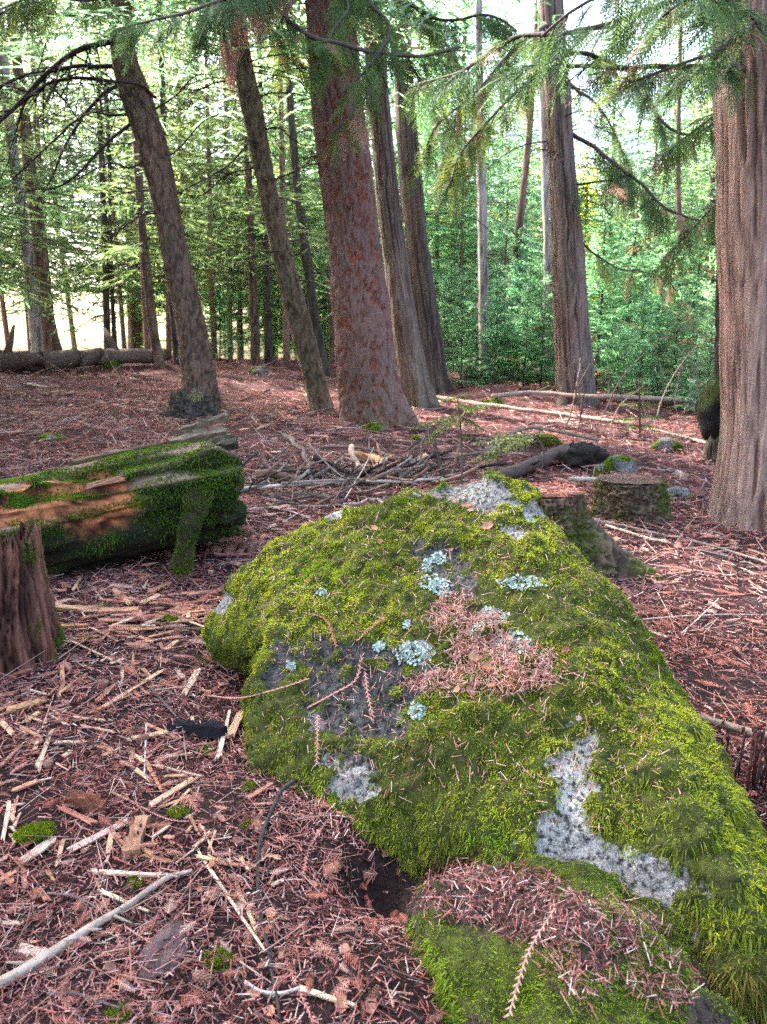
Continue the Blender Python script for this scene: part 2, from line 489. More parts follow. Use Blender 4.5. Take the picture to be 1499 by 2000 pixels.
# needles and twigs of the forest floor: scattered evenly by area in rings of growing size
def litter():
    mb = MB()
    #        r0   r1    n      Lmin  Lmax  width  lift
    rings = [(0.9, 2.6, 42000, .014, .050, .0030, .022),
             (0.9, 2.6, 3200, .05, .15, .0030, .030),
             (2.6, 4.5, 43000, .018, .065, .0042, .024),
             (2.6, 4.5, 3800, .06, .22, .0042, .035),
             (4.5, 8.0, 40000, .03, .12, .0065, .03),
             (4.5, 8.0, 3600, .10, .40, .0065, .045),
             (8.0, 14., 21000, .06, .22, .011, .05),
             (8.0, 14., 2600, .2, .8, .011, .06),
             (14., 26., 13000, .10, .34, .020, .06),
             (14., 26., 1600, .3, 1.2, .016, .08)]
    for r0, r1, n, l0, l1, wd, lift in rings:
        a = rng.uniform(R(-36), R(36), n)
        r = np.sqrt(rng.uniform(r0 ** 2, r1 ** 2, n))
        px_ = r * np.sin(a); py_ = r * np.cos(a)
        # clumpy: drop part of the points where a noise is low
        keep = fbm(np.stack([px_, py_, px_ * 0], 1) * (3.2 / r0 ** .5), 3, seed=41) > rng.uniform(-1.1, .3, n)
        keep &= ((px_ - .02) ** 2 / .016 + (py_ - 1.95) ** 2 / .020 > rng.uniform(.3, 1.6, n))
        px_, py_ = px_[keep], py_[keep]; n = len(px_)
        nv = gn(px_, py_)
        yaw = rng.uniform(0, 2 * math.pi, n)
        d = np.stack([np.cos(yaw), np.sin(yaw), np.zeros(n)], 1)
        d = d - nv * np.sum(d * nv, 1)[:, None] + nv * rng.normal(0, .22, (n, 1))
        d = nrm(d)
        p = np.stack([px_, py_, gz(px_, py_) + lift * rng.random(n) ** 1.6 + .002], 1)
        tone = fbm(p * np.array([.9, .9, 0]), 2, seed=51)
        C = np.where((tone + rng.normal(0, .5, n) > .15)[:, None], pick(PAL_ORANGE, n), pick(PAL_LITTER, n))
        if n < 4000:
            C = pick([(.46, .30, .245, 1), (.36, .18, .14, 2), (.10, .055, .05, 2), (.34, .13, .10, 2)], n)
        L = l0 + (l1 - l0) * rng.random(n) ** 2.2
        sag = rng.normal(0, 1, (n, 3)) * L[:, None] * .12
        sag[:, 2] *= .3
        strips(p, d, nrm(nv + rng.normal(0, .5, (n, 3))), L, wd * rng.uniform(.6, 1.5, n), C, mb, sag, .5)
    # matted dead cedar sprays among the needles
    r_ = np.random.default_rng(3)
    u_ = np.repeat(np.linspace(.05, .92, 9), 2); sg = np.tile([-1, 1], 9)
    fp = np.concatenate([np.stack([u_, 0 * u_, -.12 * u_ ** 2], 1), np.array([[0, 0, 0], [.5, 0, -.03]])])
    fd = np.concatenate([np.stack([np.full(18, .78), sg * .62, np.full(18, -.12)], 1), np.array([[1, 0, -.06], [1, 0, -.18]])])
    fl = np.concatenate([.36 * (1 - u_) ** .7 + .06, [.5, .5]])
    for r0, r1, n, sz in [(1.0, 3.2, 520, .055), (3.2, 7, 1100, .11), (7, 15, 800, .25)]:
        a = rng.uniform(R(-34), R(34), n); r = np.sqrt(rng.uniform(r0 ** 2, r1 ** 2, n))
        X0 = r * np.sin(a); Y0 = r * np.cos(a); Z0 = gz(X0, Y0)
        yaw = rng.uniform(0, 6.283, n); S_ = sz * rng.uniform(.5, 1.3, n)
        cy, sy = np.cos(yaw), np.sin(yaw)
        ti = rng.normal(0, .12, n)
        P_ = np.stack([X0[:, None] + S_[:, None] * (fp[None, :, 0] * cy[:, None] - fp[None, :, 1] * sy[:, None]),
                       Y0[:, None] + S_[:, None] * (fp[None, :, 0] * sy[:, None] + fp[None, :, 1] * cy[:, None]),
                       Z0[:, None] + (.012 + .008 * r[:, None] ** .5) * rng.uniform(.5, 1.6, (n, 1)) + S_[:, None] * (fp[None, :, 2] + ti[:, None] * fp[None, :, 0])], -1).reshape(-1, 3)
        D_ = np.stack([fd[None, :, 0] * cy[:, None] - fd[None, :, 1] * sy[:, None], fd[None, :, 0] * sy[:, None] + fd[None, :, 1] * cy[:, None], np.repeat(fd[None, :, 2], n, 0) + ti[:, None]], -1).reshape(-1, 3)
        C_ = np.repeat(pick([(.50, .22, .16, 3), (.36, .12, .08, 3), (.56, .34, .27, 1.5), (.24, .09, .07, 2)], n), 20, 0)
        strips(P_, nrm(D_), np.tile([0, 0, 1.0], (len(P_), 1)), (fl[None] * S_[:, None]).ravel(), np.repeat(S_ * .034, 20), C_, mb, None, .4)
    o = obj('needle_litter', mb.mesh('needle_litter', M_needle, False))
    tag(o, 'reddish pink carpet of dead needles and twigs on forest floor', 'needles')
    o['kind'] = 'stuff'
litter()

# ------------------------------------------------------------------ boulder
def hull_mesh(groups):
    bm = bmesh.new()
    for pts in groups:
        b2 = bmesh.new()
        vs = [b2.verts.new(p) for p in pts]
        bmesh.ops.convex_hull(b2, input=vs)
        bmesh.ops.delete(b2, geom=[v for v in b2.verts if not v.link_faces], context='VERTS')
        tmp = bpy.data.meshes.new('t'); b2.to_mesh(tmp); b2.free()
        bm.from_mesh(tmp); bpy.data.meshes.remove(tmp)
    me = bpy.data.meshes.new('hull'); bm.to_mesh(me); bm.free()
    return me

def remesh(me, voxel):
    o = bpy.data.objects.new('tmp', me); col.objects.link(o)
    md = o.modifiers.new('r', 'REMESH'); md.mode = 'VOXEL'; md.voxel_size = voxel
    dg = bpy.context.evaluated_depsgraph_get(); dg.update()
    ev = o.evaluated_get(dg).to_mesh()
    V = np.empty(len(ev.vertices) * 3); ev.vertices.foreach_get('co', V); V = V.reshape(-1, 3)
    F = np.array([list(p.vertices) for p in ev.polygons if len(p.vertices) == 4])
    F3 = [list(p.vertices) for p in ev.polygons if len(p.vertices) == 3]
    o.evaluated_get(dg).to_mesh_clear()
    bpy.data.objects.remove(o); bpy.data.meshes.remove(me)
    Fs = [F] + ([np.array(F3)] if F3 else [])
    return V, Fs

def laplace(V, F, it):
    E = np.concatenate([np.concatenate([f[:, [k, (k + 1) % f.shape[1]]] for k in range(f.shape[1])]) for f in F])
    n = len(V)
    deg = np.bincount(E.ravel(), minlength=n)[:, None]
    for _ in range(it):
        S = np.zeros_like(V)
        for k in range(3):
            S[:, k] = np.bincount(E[:, 0], V[E[:, 1], k], n) + np.bincount(E[:, 1], V[E[:, 0], k], n)
        V = .5 * V + .5 * S / np.maximum(deg, 1)
    return V

def vnormals(V, F):
    T = tri_of(F)
    fn = np.cross(V[T[:, 1]] - V[T[:, 0]], V[T[:, 2]] - V[T[:, 0]])
    N = np.zeros_like(V)
    for k in range(3):
        for c in range(3):
            N[:, c] += np.bincount(T[:, k], fn[:, c], len(V))
    return nrm(N)

def bvh_of(V, F):
    return BVHTree.FromPolygons([Vector(v) for v in V], [list(map(int, t)) for t in tri_of(F)])

def hit(bv, px, py):
    d = Vector(ray(px, py)).normalized()
    l, n, i, dist = bv.ray_cast(Vector(CAM), d)
    return (None, None) if l is None else (np.array(l), np.array(n))

def ellipse_mask(u, v, ells, nz=None):
    """largest of several soft ellipses (cx, cy, rx, ry, angle) in photo pixels"""
    m = np.zeros(len(u))
    for cx, cy, rx, ry, an in ells:
        ca, sa = math.cos(R(an)), math.sin(R(an))
        a = ((u - cx) * ca + (v - cy) * sa) / rx
        b = (-(u - cx) * sa + (v - cy) * ca) / ry
        d = np.sqrt(a * a + b * b)
        if nz is not None:
            d = d + nz
        m = np.maximum(m, smooth(1.15, .8, d))
    return m

def build_boulder():
    A = [P(*q) for q in [
        (520, 1270, 2.72), (507, 1335, 2.60), (487, 1440, 2.45), (500, 1490, 2.40), (620, 1520, 2.36), (690, 1560, 2.30),
        (850, 1630, 2.16), (1030, 1705, 2.06), (1100, 1745, 2.0), (1270, 1800, 1.84), (1310, 1880, 1.70), (1500, 1900, 1.60),
        (640, 1030, 3.28), (750, 985, 3.32), (860, 958, 3.32), (960, 938, 3.28), (1030, 975, 3.25), (1056, 1030, 3.2),
        (1085, 1100, 3.05), (1190, 1175, 2.85), (1262, 1262, 2.66), (1335, 1385, 2.42), (1440, 1580, 2.06), (1505, 1700, 1.88),
        (800, 1440, 2.34), (900, 1400, 2.31), (1080, 1330, 2.30), (1180, 1395, 2.16), (1310, 1570, 1.92), (1430, 1750, 1.72),
        (700, 1100, 3.0), (590, 1220, 2.80), (870, 1180, 2.78)]]
    A += [np.array(q) for q in [(0.0, 3.9, 0.0), (0.85, 3.7, 0.0), (1.08, 2.8, -.05), P(1590, 1880, 1.66), (1.15, 1.55, -.3), (-.55, 3.5, 0), (0.25, 3.62, .82), (0.55, 3.5, .80),
                                (-.42, 2.55, -.1), (.4, 2.1, -.15), (.75, 1.75, -.25)]]
    B = [P(*q) for q in [(416, 1230, 3.20), (424, 1262, 3.12), (462, 1130, 3.25), (532, 1060, 3.30), (640, 1006, 3.35), (740, 985, 3.35),
                         (512, 1250, 2.86), (560, 1180, 2.92), (640, 1130, 2.97), (700, 1200, 2.8)]]
    B += [np.array(q) for q in [(-.75, 3.5, .1), (-.5, 3.8, .1), (0, 3.7, .5), (-.2, 3.0, .1), (-.6, 3.15, .12)]]
    V, F = remesh(hull_mesh([A, B]), .016)
    V = laplace(V, F, 3)
    N = vnormals(V, F)
    V = V + N * (.035 * fbm(V * 3.2, 4, seed=61) + .008)[:, None]
    N = vnormals(V, F)
    u, v = pix(V)
    nz = .55 * fbm(V * 7, 4, seed=71) + .38 * fbm(V * 30, 3, seed=73)
    bare = ellipse_mask(u, v, [
        (930, 962, 100, 26, 5), (1045, 995, 22, 30, 50), (650, 1008, 26, 11, -20), (1010, 1048, 26, 14, 30),
        (865, 1100, 50, 34, 25), (895, 1140, 45, 30, 20), (705, 1340, 125, 85, 12), (545, 1285, 30, 52, 10), (650, 1400, 60, 40, 10), (760, 1420, 60, 34, 10),
        (1115, 1525, 44, 85, 8), (1105, 1650, 98, 88, 15), (1225, 1690, 120, 42, 20), (1320, 1815, 80, 30, 20),
        (690, 1540, 50, 18, 10), (690, 1490, 46, 26, 10), (440, 1180, 14, 22, 20), (950, 1205, 60, 18, 0), (800, 1275, 40, 22, 0), (990, 1260, 46, 24, 0)], nz)
    front = (N @ -nrm(FWD)) > -.35
    bare = bare * front
    thin = ellipse_mask(u, v, [(1000, 1180, 190, 90, 10), (600, 1400, 120, 110, 0), (800, 1500, 150, 60, 15), (1290, 1560, 45, 120, -35), (1350, 1700, 60, 60, 0)], nz) * .75
    speck = smooth(.12, .45, fbm(V * 24, 3, seed=77)) * .8
    moss = np.clip(np.maximum(1 - bare, speck * (.3 + .7 * ellipse_mask(u, v, [(690, 1350, 200, 150, 15), (900, 1140, 150, 120, 0)]))), 0, 1)
    # moss cushions stand proud of the stone
    cush = (.55 + .6 * fbm(V * 8, 3, seed=81)) * moss
    V = V + N * (.034 * cush + moss * (.014 * fbm(V * 19, 2, seed=85) + .010 * fbm(V * 42, 2, seed=83)))[:, None]
    N = vnormals(V, F)
    tone = fbm(V * 2.6, 3, seed=91) * .5 + .5
    RC = mixc((.28, .255, .25), (.46, .425, .405), tone)
    dark = ellipse_mask(u, v, [(690, 1330, 140, 95, 15), (870, 1110, 110, 80, 20), (730, 1440, 110, 60, 10), (1000, 1200, 140, 90, 0), (545, 1285, 40, 70, 10)], nz * .6)
    RC = RC * (1 - .78 * dark[:, None])
    RC = RC * (1 - .35 * ellipse_mask(u, v, [(940, 965, 130, 45, 5)])[:, None])
    root = thing('boulder', 'large granite boulder covered in bright green moss, centre foreground', 'boulder', (.4, 2.6, .05))
    off = np.array([.4, 2.6, .05])
    obj('stone', mesh_of('boulder_stone', V - off, F, M_rock, RC, True, {'moss': moss}), root)
    # moss shoots
    wgt = (moss ** 1.5) * (.25 + .75 * (1 - thin)) * (N[:, 2] > -.45) * np.where(V[:, 2] > gz(V[:, 0], V[:, 1]) - .03, 1, 0)
    vis = np.clip(N @ -nrm(FWD) + .45, 0.05, 1)
    n = 170000
    p, nn, k = sample_surf(V, F, n, wgt * vis)
    up, vp = pix(p)
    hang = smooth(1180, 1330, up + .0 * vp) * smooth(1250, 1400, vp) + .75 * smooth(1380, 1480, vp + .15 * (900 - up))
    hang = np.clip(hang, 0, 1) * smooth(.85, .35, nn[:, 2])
    d = nrm(nn * (1 - .45 * hang)[:, None] + rng.normal(0, .55, (n, 3)) * (1 - .5 * hang)[:, None] + np.array([0, 0, -.75]) * hang[:, None] + np.array([0, 0, .25]) * (1 - hang)[:, None])
    cl = fbm(p * 26, 2, seed=95)
    L = (.005 + .010 * rng.random(n) + .008 * cl) * (1 + .9 * hang + 1.1 * hang * smooth(1150, 1300, up))
    L = np.clip(L, .005, .07)
    bend = np.stack([np.zeros(n), np.zeros(n), -.55 * L * (.3 + hang)], 1) + rng.normal(0, .15, (n, 3)) * L[:, None]
    t2 = np.clip(fbm(p * 4, 3, seed=97) * .6 + .5 + rng.normal(0, .18, n), 0, 1)
    C = mixc((.060, .100, .009), (.40, .43, .05), t2)
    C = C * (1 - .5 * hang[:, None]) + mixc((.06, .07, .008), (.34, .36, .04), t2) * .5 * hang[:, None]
    lush = smooth(.1, .5, fbm(p * 3.2, 3, seed=98))[:, None]
    C = C * (1 - .55 * lush) + C * np.array([.62, 1.0, .7]) * .55 * lush
    brown = (fbm(p * 5, 3, seed=99) * .5 + .5 + .2 * hang + rng.normal(0, .12, n)) > .86
    C[brown] = np.array([.15, .125, .03]) * rng.uniform(.7, 1.3, (brown.sum(), 1))
    mb = MB()
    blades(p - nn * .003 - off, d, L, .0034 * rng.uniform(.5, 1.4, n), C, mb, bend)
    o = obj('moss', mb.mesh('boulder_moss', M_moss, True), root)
    o['kind'] = 'stuff'
    # lichens
    bv = bvh_of(V, F)
    for cx, cy, rx, ry in [(845, 1140, 22, 16), (858, 1092, 18, 12), (1020, 1140, 46, 13), (960, 1205, 30, 18), (995, 1258, 45, 26), (808, 1278, 40, 22),
                           (740, 1265, 14, 9), (570, 1302, 12, 9), (815, 1390, 16, 16), (862, 1150, 22, 18), (835, 1105, 10, 14), (795, 1222, 9, 9), (628, 1158, 9, 6), (930, 1235, 16, 12)]:
        mb = MB()
        c0 = None
        for _ in range(int(40 + rx * ry * .24)):
            a = random.uniform(0, 6.283); r_ = math.sqrt(random.random())
            q, nq = hit(bv, cx + rx * r_ * math.cos(a) * random.uniform(.7, 1.2), cy + ry * r_ * math.sin(a))
            if q is None or q[1] > 3.45:
                continue
            q = q + nq * random.uniform(.002, .010)
            if c0 is None:
                c0 = q
            if np.linalg.norm(q - c0) > .25:
                continue
            t1 = nrm(np.cross(nq, [.3, .8, .1])); t2_ = np.cross(nq, t1)
            m_ = 7
            aa = np.linspace(0, 6.283, m_, endpoint=False) + random.random()
            rr = random.uniform(.0025, .0065) * np.array([random.uniform(.55, 1.3) for _ in range(m_)])
            ring = q + rr[:, None] * (np.cos(aa)[:, None] * t1 + np.sin(aa)[:, None] * t2_) + nq * .004 * np.array([random.random() for _ in range(m_)])[:, None]
            Vv = np.vstack([ring, q - nq * .002])
            Fv = np.stack([np.arange(m_), (np.arange(m_) + 1) % m_, np.full(m_, m_)], 1)
            cc = np.array([.46, .53, .47]) * random.uniform(.6, 1.25)
            mb.add(Vv - off, Fv, cc)
        if mb.n:
            obj('lichen', mb.mesh('lichen', M_lichen, False), root)['kind'] = 'stuff'
    return root, V, F, bv
boulder, BV, BF, BB = build_boulder()

# low mossy rock in front of the boulder
def build_low_rock():
    A = [P(*q) for q in [(825, 1800, 1.70), (850, 1740, 1.80), (900, 1700, 1.86), (1040, 1725, 1.83), (1150, 1755, 1.76), (1240, 1815, 1.63), (1310, 1905, 1.46),
                         (1335, 1990, 1.34), (1180, 1850, 1.50), (1000, 1850, 1.52), (880, 1880, 1.52), (855, 1830, 1.60), (1100, 2060, 1.24), (930, 2040, 1.28)]]
    A += [np.array(q) for q in [(.15, 1.4, -.25), (.9, 1.3, -.3), (.95, 1.9, -.2), (.1, 2.0, -.2), (.5, 2.1, -.1)]]
    V, F = remesh(hull_mesh([A]), .016)
    V = laplace(V, F, 4)
    N = vnormals(V, F)
    V = V + N * (.085 * fbm(V * 4.5, 4, seed=161))[:, None]
    u, v = pix(V)
    nz = .5 * fbm(V * 8, 3, seed=171) + .3 * fbm(V * 28, 3, seed=173)
    bare = ellipse_mask(u, v, [(1060, 1790, 190, 45, 12), (760, 1730, 80, 90, 0), (980, 1730, 120, 30, 5)], nz)
    moss = (1 - bare) * smooth(-.55, .1, fbm(V * 7, 4, seed=175))
    V = V + N * (.03 * moss * (.5 + .5 * fbm(V * 12, 3, seed=181)))[:, None]
    N = vnormals(V, F)
    off = np.array([.5, 1.65, -.1])
    root = thing('mossy_rock', 'low mossy rock strewn with needles at the foot of the big boulder', 'rock', off)
    RC = mixc((.05, .03, .026), (.09, .06, .05), fbm(V * 6, 3, seed=191) * .5 + .5)
    obj('stone', mesh_of('low_rock', V - off, F, M_rock, RC, True, {'moss': moss}), root)
    n = 44000
    p, nn, k = sample_surf(V, F, n, moss ** 1.5 * np.clip(N @ -nrm(FWD) + .45, .05, 1))
    hang = smooth(.8, .2, nn[:, 2])
    d = nrm(nn + rng.normal(0, .5, (n, 3)) + np.array([0, 0, -.5]) * hang[:, None])
    L = (.007 + .012 * rng.random(n)) * (1 + .8 * hang)
    bend = np.stack([np.zeros(n), np.zeros(n), -.4 * L], 1)
    C = mixc((.045, .085, .008), (.24, .32, .030), np.clip(fbm(p * 5, 3, seed=197) * .6 + .45 + rng.normal(0, .18, n), 0, 1))
    mb = MB(); blades(p - nn * .003 - off, d, L, .0030, C, mb, bend)
    o = obj('moss', mb.mesh('low_rock_moss', M_moss), root); o['kind'] = 'stuff'
    return V, F
LV, LF = build_low_rock()

def needles_on(V, F, ells, n, name, label, lmax=.045, lift=.014, wd=.0024, pal=PAL_LITTER, nzs=.35, offc=None):
    u, v = pix(V)
    N = vnormals(V, F)
    m = ellipse_mask(u, v, ells, nzs * fbm(V * 9, 3, seed=201)) * ((N @ -nrm(FWD)) > -.2)
    if offc is not None:
        m = m * offc
    p, nn, k = sample_surf(V, F, n, m)
    d = rng.normal(size=(n, 3)); d = d - nn * np.sum(d * nn, 1)[:, None] * .88
    d = nrm(d)
    mb = MB()
    L = .010 + (lmax - .010) * rng.random(n) ** 1.8
    strips(p + nn * (.006 + lift * rng.random(n) ** 1.3)[:, None], d, nrm(nn + rng.normal(0, .4, (n, 3))), L, wd * rng.uniform(.7, 1.4, n), pick(pal, n), mb, rng.normal(0, .1, (n, 3)) * L[:, None], .5)
    o = obj(name, mb.mesh(name, M_needle, False))
    tag(o, label, 'needles'); o['kind'] = 'stuff'
    return o
PAL_PINK = [(.56, .27, .22, 3), (.64, .40, .33, 2), (.36, .13, .10, 2), (.22, .08, .07, 1), (.44, .16, .11, 1.5)]
needles_on(BV, BF, [(950, 1265, 60, 60, 40), (1000, 1310, 115, 40, 5), (870, 1200, 50, 34, -30), (890, 1325, 90, 22, -10), (980, 1290, 130, 55, 8)], 4800, 'needle_pile',
           'pile of pink dead needles caught on the ledge of the mossy boulder', pal=PAL_PINK, lift=.022)
needles_on(BV, BF, [(735, 1050, 22, 60, 10), (820, 1020, 50, 30, 30), (960, 1000, 90, 18, 10), (660, 1180, 90, 25, -10), (850, 1340, 90, 20, -30), (755, 1420, 40, 25, -40),
                    (1240, 1200, 40, 70, -35), (560, 1290, 40, 50, 0), (1160, 1250, 80, 40, 20), (960, 1430, 50, 70, 0), (780, 1240, 150, 60, 0), (1090, 1010, 60, 60, 0), (800, 1150, 250, 130, 0), (1150, 1450, 180, 200, 0), (800, 1150, 350, 170, 0), (800, 1450, 250, 120, 10)], 3600, 'scattered_needles',
           'loose brown needles sprinkled over the moss of the big boulder', pal=PAL_PINK)
needles_on(LV, LF, [(1060, 1790, 210, 60, 12), (970, 1735, 130, 40, 5), (1130, 1900, 60, 60, 0), (1290, 1920, 60, 60, 40), (900, 1750, 70, 60, 0)], 3000, 'needle_drift',
           'drift of rust coloured needles on top of the low mossy rock', pal=PAL_LITTER, lift=.02)

# ------------------------------------------------------------------ trunks
def trunk_mesh(path, seg, rings, style, base, flare_l=.18, cap=True):
    """path rows: x y z r (world). returns mesh with base subtracted"""
    pr = resample(path, rings)
    pts, rad = pr[:, :3], pr[:, 3]
    sd_ = random.randint(0, 9999)
    S0 = np.concatenate([[0], np.cumsum(np.linalg.norm(np.diff(pts, axis=0), axis=1))])
    rm = float(np.median(rad))
    store = {}
    def disp(TH, S, rr):
        q = np.stack([np.cos(TH).ravel() * rm, np.sin(TH).ravel() * rm, S.ravel()], 1)
        wob = .10 * fbm(q * np.array([1.6 / rm * .3, 1.6 / rm * .3, 1.1]), 2, seed=sd_)
        fl = np.exp(-S.ravel() / .45) * flare_l * np.sin(TH.ravel() * 5 + sd_ + 2 * noise(q * .8, sd_)) 
        if style == 'cedar':
            q2 = q * np.array([34, 34, .6]) + .9 * np.stack([fbm(q * np.array([5, 5, 2.5]), 2, seed=sd_ + 3)] * 3, 1) * np.array([.6, .6, 0])
            b = 1 - np.abs(fbm(q2, 3, seed=sd_ + 1)) * 1.6
            amp = .012 / rm
        elif style == 'fir':
            q2 = q * np.array([13, 13, 2.6]) + .8 * np.stack([fbm(q * np.array([7, 7, 4]), 2, seed=sd_ + 3), fbm(q * np.array([7, 7, 4]), 2, seed=sd_ + 5), 0 * S.ravel()], 1)
            b = np.clip(np.abs(fbm(q2, 3, .6, seed=sd_ + 1)) * 7.5, 0, 1.1)
            amp = .040 / rm
        elif style == 'split':
            q2 = q * np.array([20, 20, .9]) + .5 * np.stack([fbm(q * np.array([6, 6, 3]), 2, seed=sd_ + 3)] * 3, 1) * np.array([1, 1, 0])
            b = np.clip(np.abs(fbm(q2, 4, .65, seed=sd_ + 1)) * 2.4, 0, 1.1)
            amp = .045 / rm
            wob = wob + .05 * fbm(q * np.array([6, 6, 10]), 3, seed=sd_ + 9)
        elif style == 'rough':
            q2 = q * np.array([34, 34, 16]) + 1.0 * np.stack([fbm(q * 14, 2, seed=sd_ + 3)] * 3, 1)
            b = np.clip(np.abs(fbm(q2, 4, .65, seed=sd_ + 1)) * 2.6, 0, 1.1)
            amp = .032 / rm
            wob = wob * 1.6 + .07 * np.cos(4 * TH.ravel() + 1.0) + .14 * fbm(q * 7, 3, seed=sd_ + 9)
        elif style == 'flaky':
            q2 = q * np.array([22, 22, 9]) + 1.0 * np.stack([fbm(q * 9, 2, seed=sd_ + 3)] * 3, 1)
            b = np.clip(np.abs(fbm(q2, 3, .6, seed=sd_ + 1)) * 3, 0, 1.1)
            amp = .013 / rm
        else:
            b = fbm(q * np.array([14, 14, 8]), 3, seed=sd_ + 1) * .5 + .5
            amp = .006 / rm
        store['b'] = b; store['q'] = q
        return (1 + wob + fl + amp * (b - .5)).reshape(TH.shape)
    V, F, TH, S = tube(pts, rad, seg, disp, cap)
    b = np.clip(store['b'], 0, 1); q = store['q']
    lo = fbm(q * np.array([3, 3, 1.1]), 3, seed=sd_ + 7) * .5 + .5
    return V, F, b, lo, S, q

BARK = {
    'cedar_pink': ((.11, .056, .046), (.40, .235, .195), (.32, .235, .20)),
    'cedar_grey': ((.055, .034, .028), (.22, .140, .112), (.20, .165, .14)),
    'cedar_dark': ((.035, .022, .020), (.135, .080, .066), (.13, .105, .09)),
    'fir_red':    ((.32, .085, .048), (.195, .105, .087), (.125, .078, .067)),
    'grey_brown': ((.04, .021, .018), (.215, .122, .094), (.145, .104, .072)),
    'olive':      ((.035, .021, .014), (.185, .123, .087), (.135, .112, .062)),
    'birch':      ((.09, .065, .06), (.42, .34, .31), (.30, .26, .23)),
    'stump':      ((.010, .004, .003), (.31, .13, .09), (.13, .05, .038)),
    'stumpbark':  ((.030, .018, .013), (.15, .088, .062), (.11, .09, .045)),
    'dark':       ((.03, .02, .018), (.085, .06, .05), (.09, .08, .06)),
}

def path_from_px(rows, Y, ext=5.0, sink=.25):
    """rows: (px, py, width px) from the base upward, at distance Y"""
    out = []
    for px, py, wd in rows:
        p = P(px, py, Y)
        out.append([p[0], p[1], p[2], wd * .5 * pxm(p)])
    out = np.array(out)
    lo = out[0].copy(); lo[2] -= sink; lo[3] *= 1.06
    top = out[-1].copy()
    dv = out[-1, :3] - out[-2, :3]; dv = dv / np.linalg.norm(dv)
    dv = nrm(dv * .6 + np.array([0, 0, .4]))
    if ext:
        t1 = top.copy(); t1[:3] += dv * ext * .5; t1[3] *= .82
        t2 = top.copy(); t2[:3] += dv * ext; t2[3] *= .6
        out = np.vstack([lo, out, t1, t2])
    else:
        out = np.vstack([lo, out])
    return out

def px_tree(name, rows, style, bark, label, seg=48, rings=120, ext=5.0, mossy=0.0, flare=.22, cat='tree', group=None):
    g = G(rows[0][0], rows[0][1])
    Y = g[1] + rows[0][2] * .5 * pxm(g) * .6
    path = path_from_px(rows, Y, ext)
    base = np.array([path[1, 0], path[1, 1], gz(path[1, 0], path[1, 1])[0]])
    V, F, b, lo, S, q = trunk_mesh(path, seg, rings, style, base, flare)
    k = len(V) - len(b)
    c0, c1, c2 = BARK[bark]
    C = mixc(c0, mixc(c1, c2, lo), b)
    if mossy:
        mm = np.clip(np.exp(-S[:len(b)] / .5) * mossy * 2 * (lo + .2) * (fbm(q * 3, 3, seed=5) * .5 + .6), 0, .9)
        C = mixc(C, (.085, .10, .018), mm) if False else C * (1 - mm[:, None]) + np.array([.085, .10, .018]) * mm[:, None]
    if k:
        C = np.vstack([C, np.tile(np.array(c1), (k, 1))])
    root = thing(name, label, cat, base, group)
    obj('trunk', mesh_of(name + '_trunk', V - base, F, {'cedar': M_cedar, 'fir': M_fir}.get(style, M_bark), C), root)
    return dict(root=root, Y=Y, base=base, path=path)

T = {}
T['bent'] = px_tree('conifer_tree', [(397, 800, 78), (392, 770, 66), (378, 660, 56), (347, 520, 52), (325, 400, 49), (300, 290, 54), (272, 205, 60), (244, 120, 50), (236, 40, 42), (235, -30, 38)],
    'flaky', 'grey_brown', 'leaning grey brown tree with bare dead branches beside the rotten stump', 56, 190, ext=4)
T['slim'] = px_tree('conifer_tree', [(630, 806, 46), (622, 770, 42), (600, 680, 41), (566, 560, 40), (536, 430, 38), (510, 300, 38), (490, 200, 40), (470, 100, 40), (458, -20, 38)],
    'flaky', 'olive', 'slim leaning olive brown trunk just left of the thickest red trunk', 48, 190, ext=4)
T['thick'] = px_tree('fir_tree', [(730, 832, 142), (726, 800, 124), (718, 740, 112), (706, 600, 101), (690, 450, 94), (672, 300, 92), (656, 150, 92), (645, -20, 90)],
    'fir', 'fir_red', 'thickest trunk, red furrowed plated bark, in the middle of the clearing', 150, 330, ext=6, mossy=.25)
T['pale'] = px_tree('cedar_tree', [(815, 793, 78), (808, 750, 62), (790, 640, 52), (769, 480, 48), (752, 320, 44), (736, 150, 42), (725, -20, 40)],
    'cedar', 'cedar_grey', 'grey brown cedar trunk directly behind the thickest red trunk', 72, 200, mossy=.5)
T['brown'] = px_tree('cedar_tree', [(850, 768, 66), (845, 730, 54), (836, 640, 48), (815, 480, 44), (800, 320, 41), (790, 180, 39), (783, -20, 36)],
    'cedar', 'cedar_dark', 'dark brown cedar trunk, rearmost of the three trunks grouped at centre', 64, 180, mossy=.25)
T['right'] = px_tree('cedar_tree', [(1124, 792, 86), (1123, 760, 76), (1116, 640, 69), (1106, 450, 58), (1096, 300, 52), (1086, 150, 49), (1076, -20, 46)],
    'cedar', 'cedar_grey', 'straight cedar trunk standing before the young green firs at right', 84, 220)
T['edge'] = px_tree('cedar_tree', [(1490, 1035, 230), (1490, 1000, 206), (1495, 880, 176), (1500, 700, 172), (1498, 500, 172), (1494, 300, 172), (1488, 150, 172), (1484, -20, 170)],
    'cedar', 'cedar_pink', 'big pinkish stringy barked cedar trunk cut by the right edge', 150, 240, ext=6, flare=.06)
T['hollow'] = px_tree('tree_trunk', [(1402, 905, 40), (1402, 860, 34), (1412, 780, 30), (1420, 640, 34), (1425, 480, 34), (1430, 300, 30)],
    'fir', 'dark', 'dark trunk half hidden behind the big cedar at the right edge', 40, 100, mossy=.5)

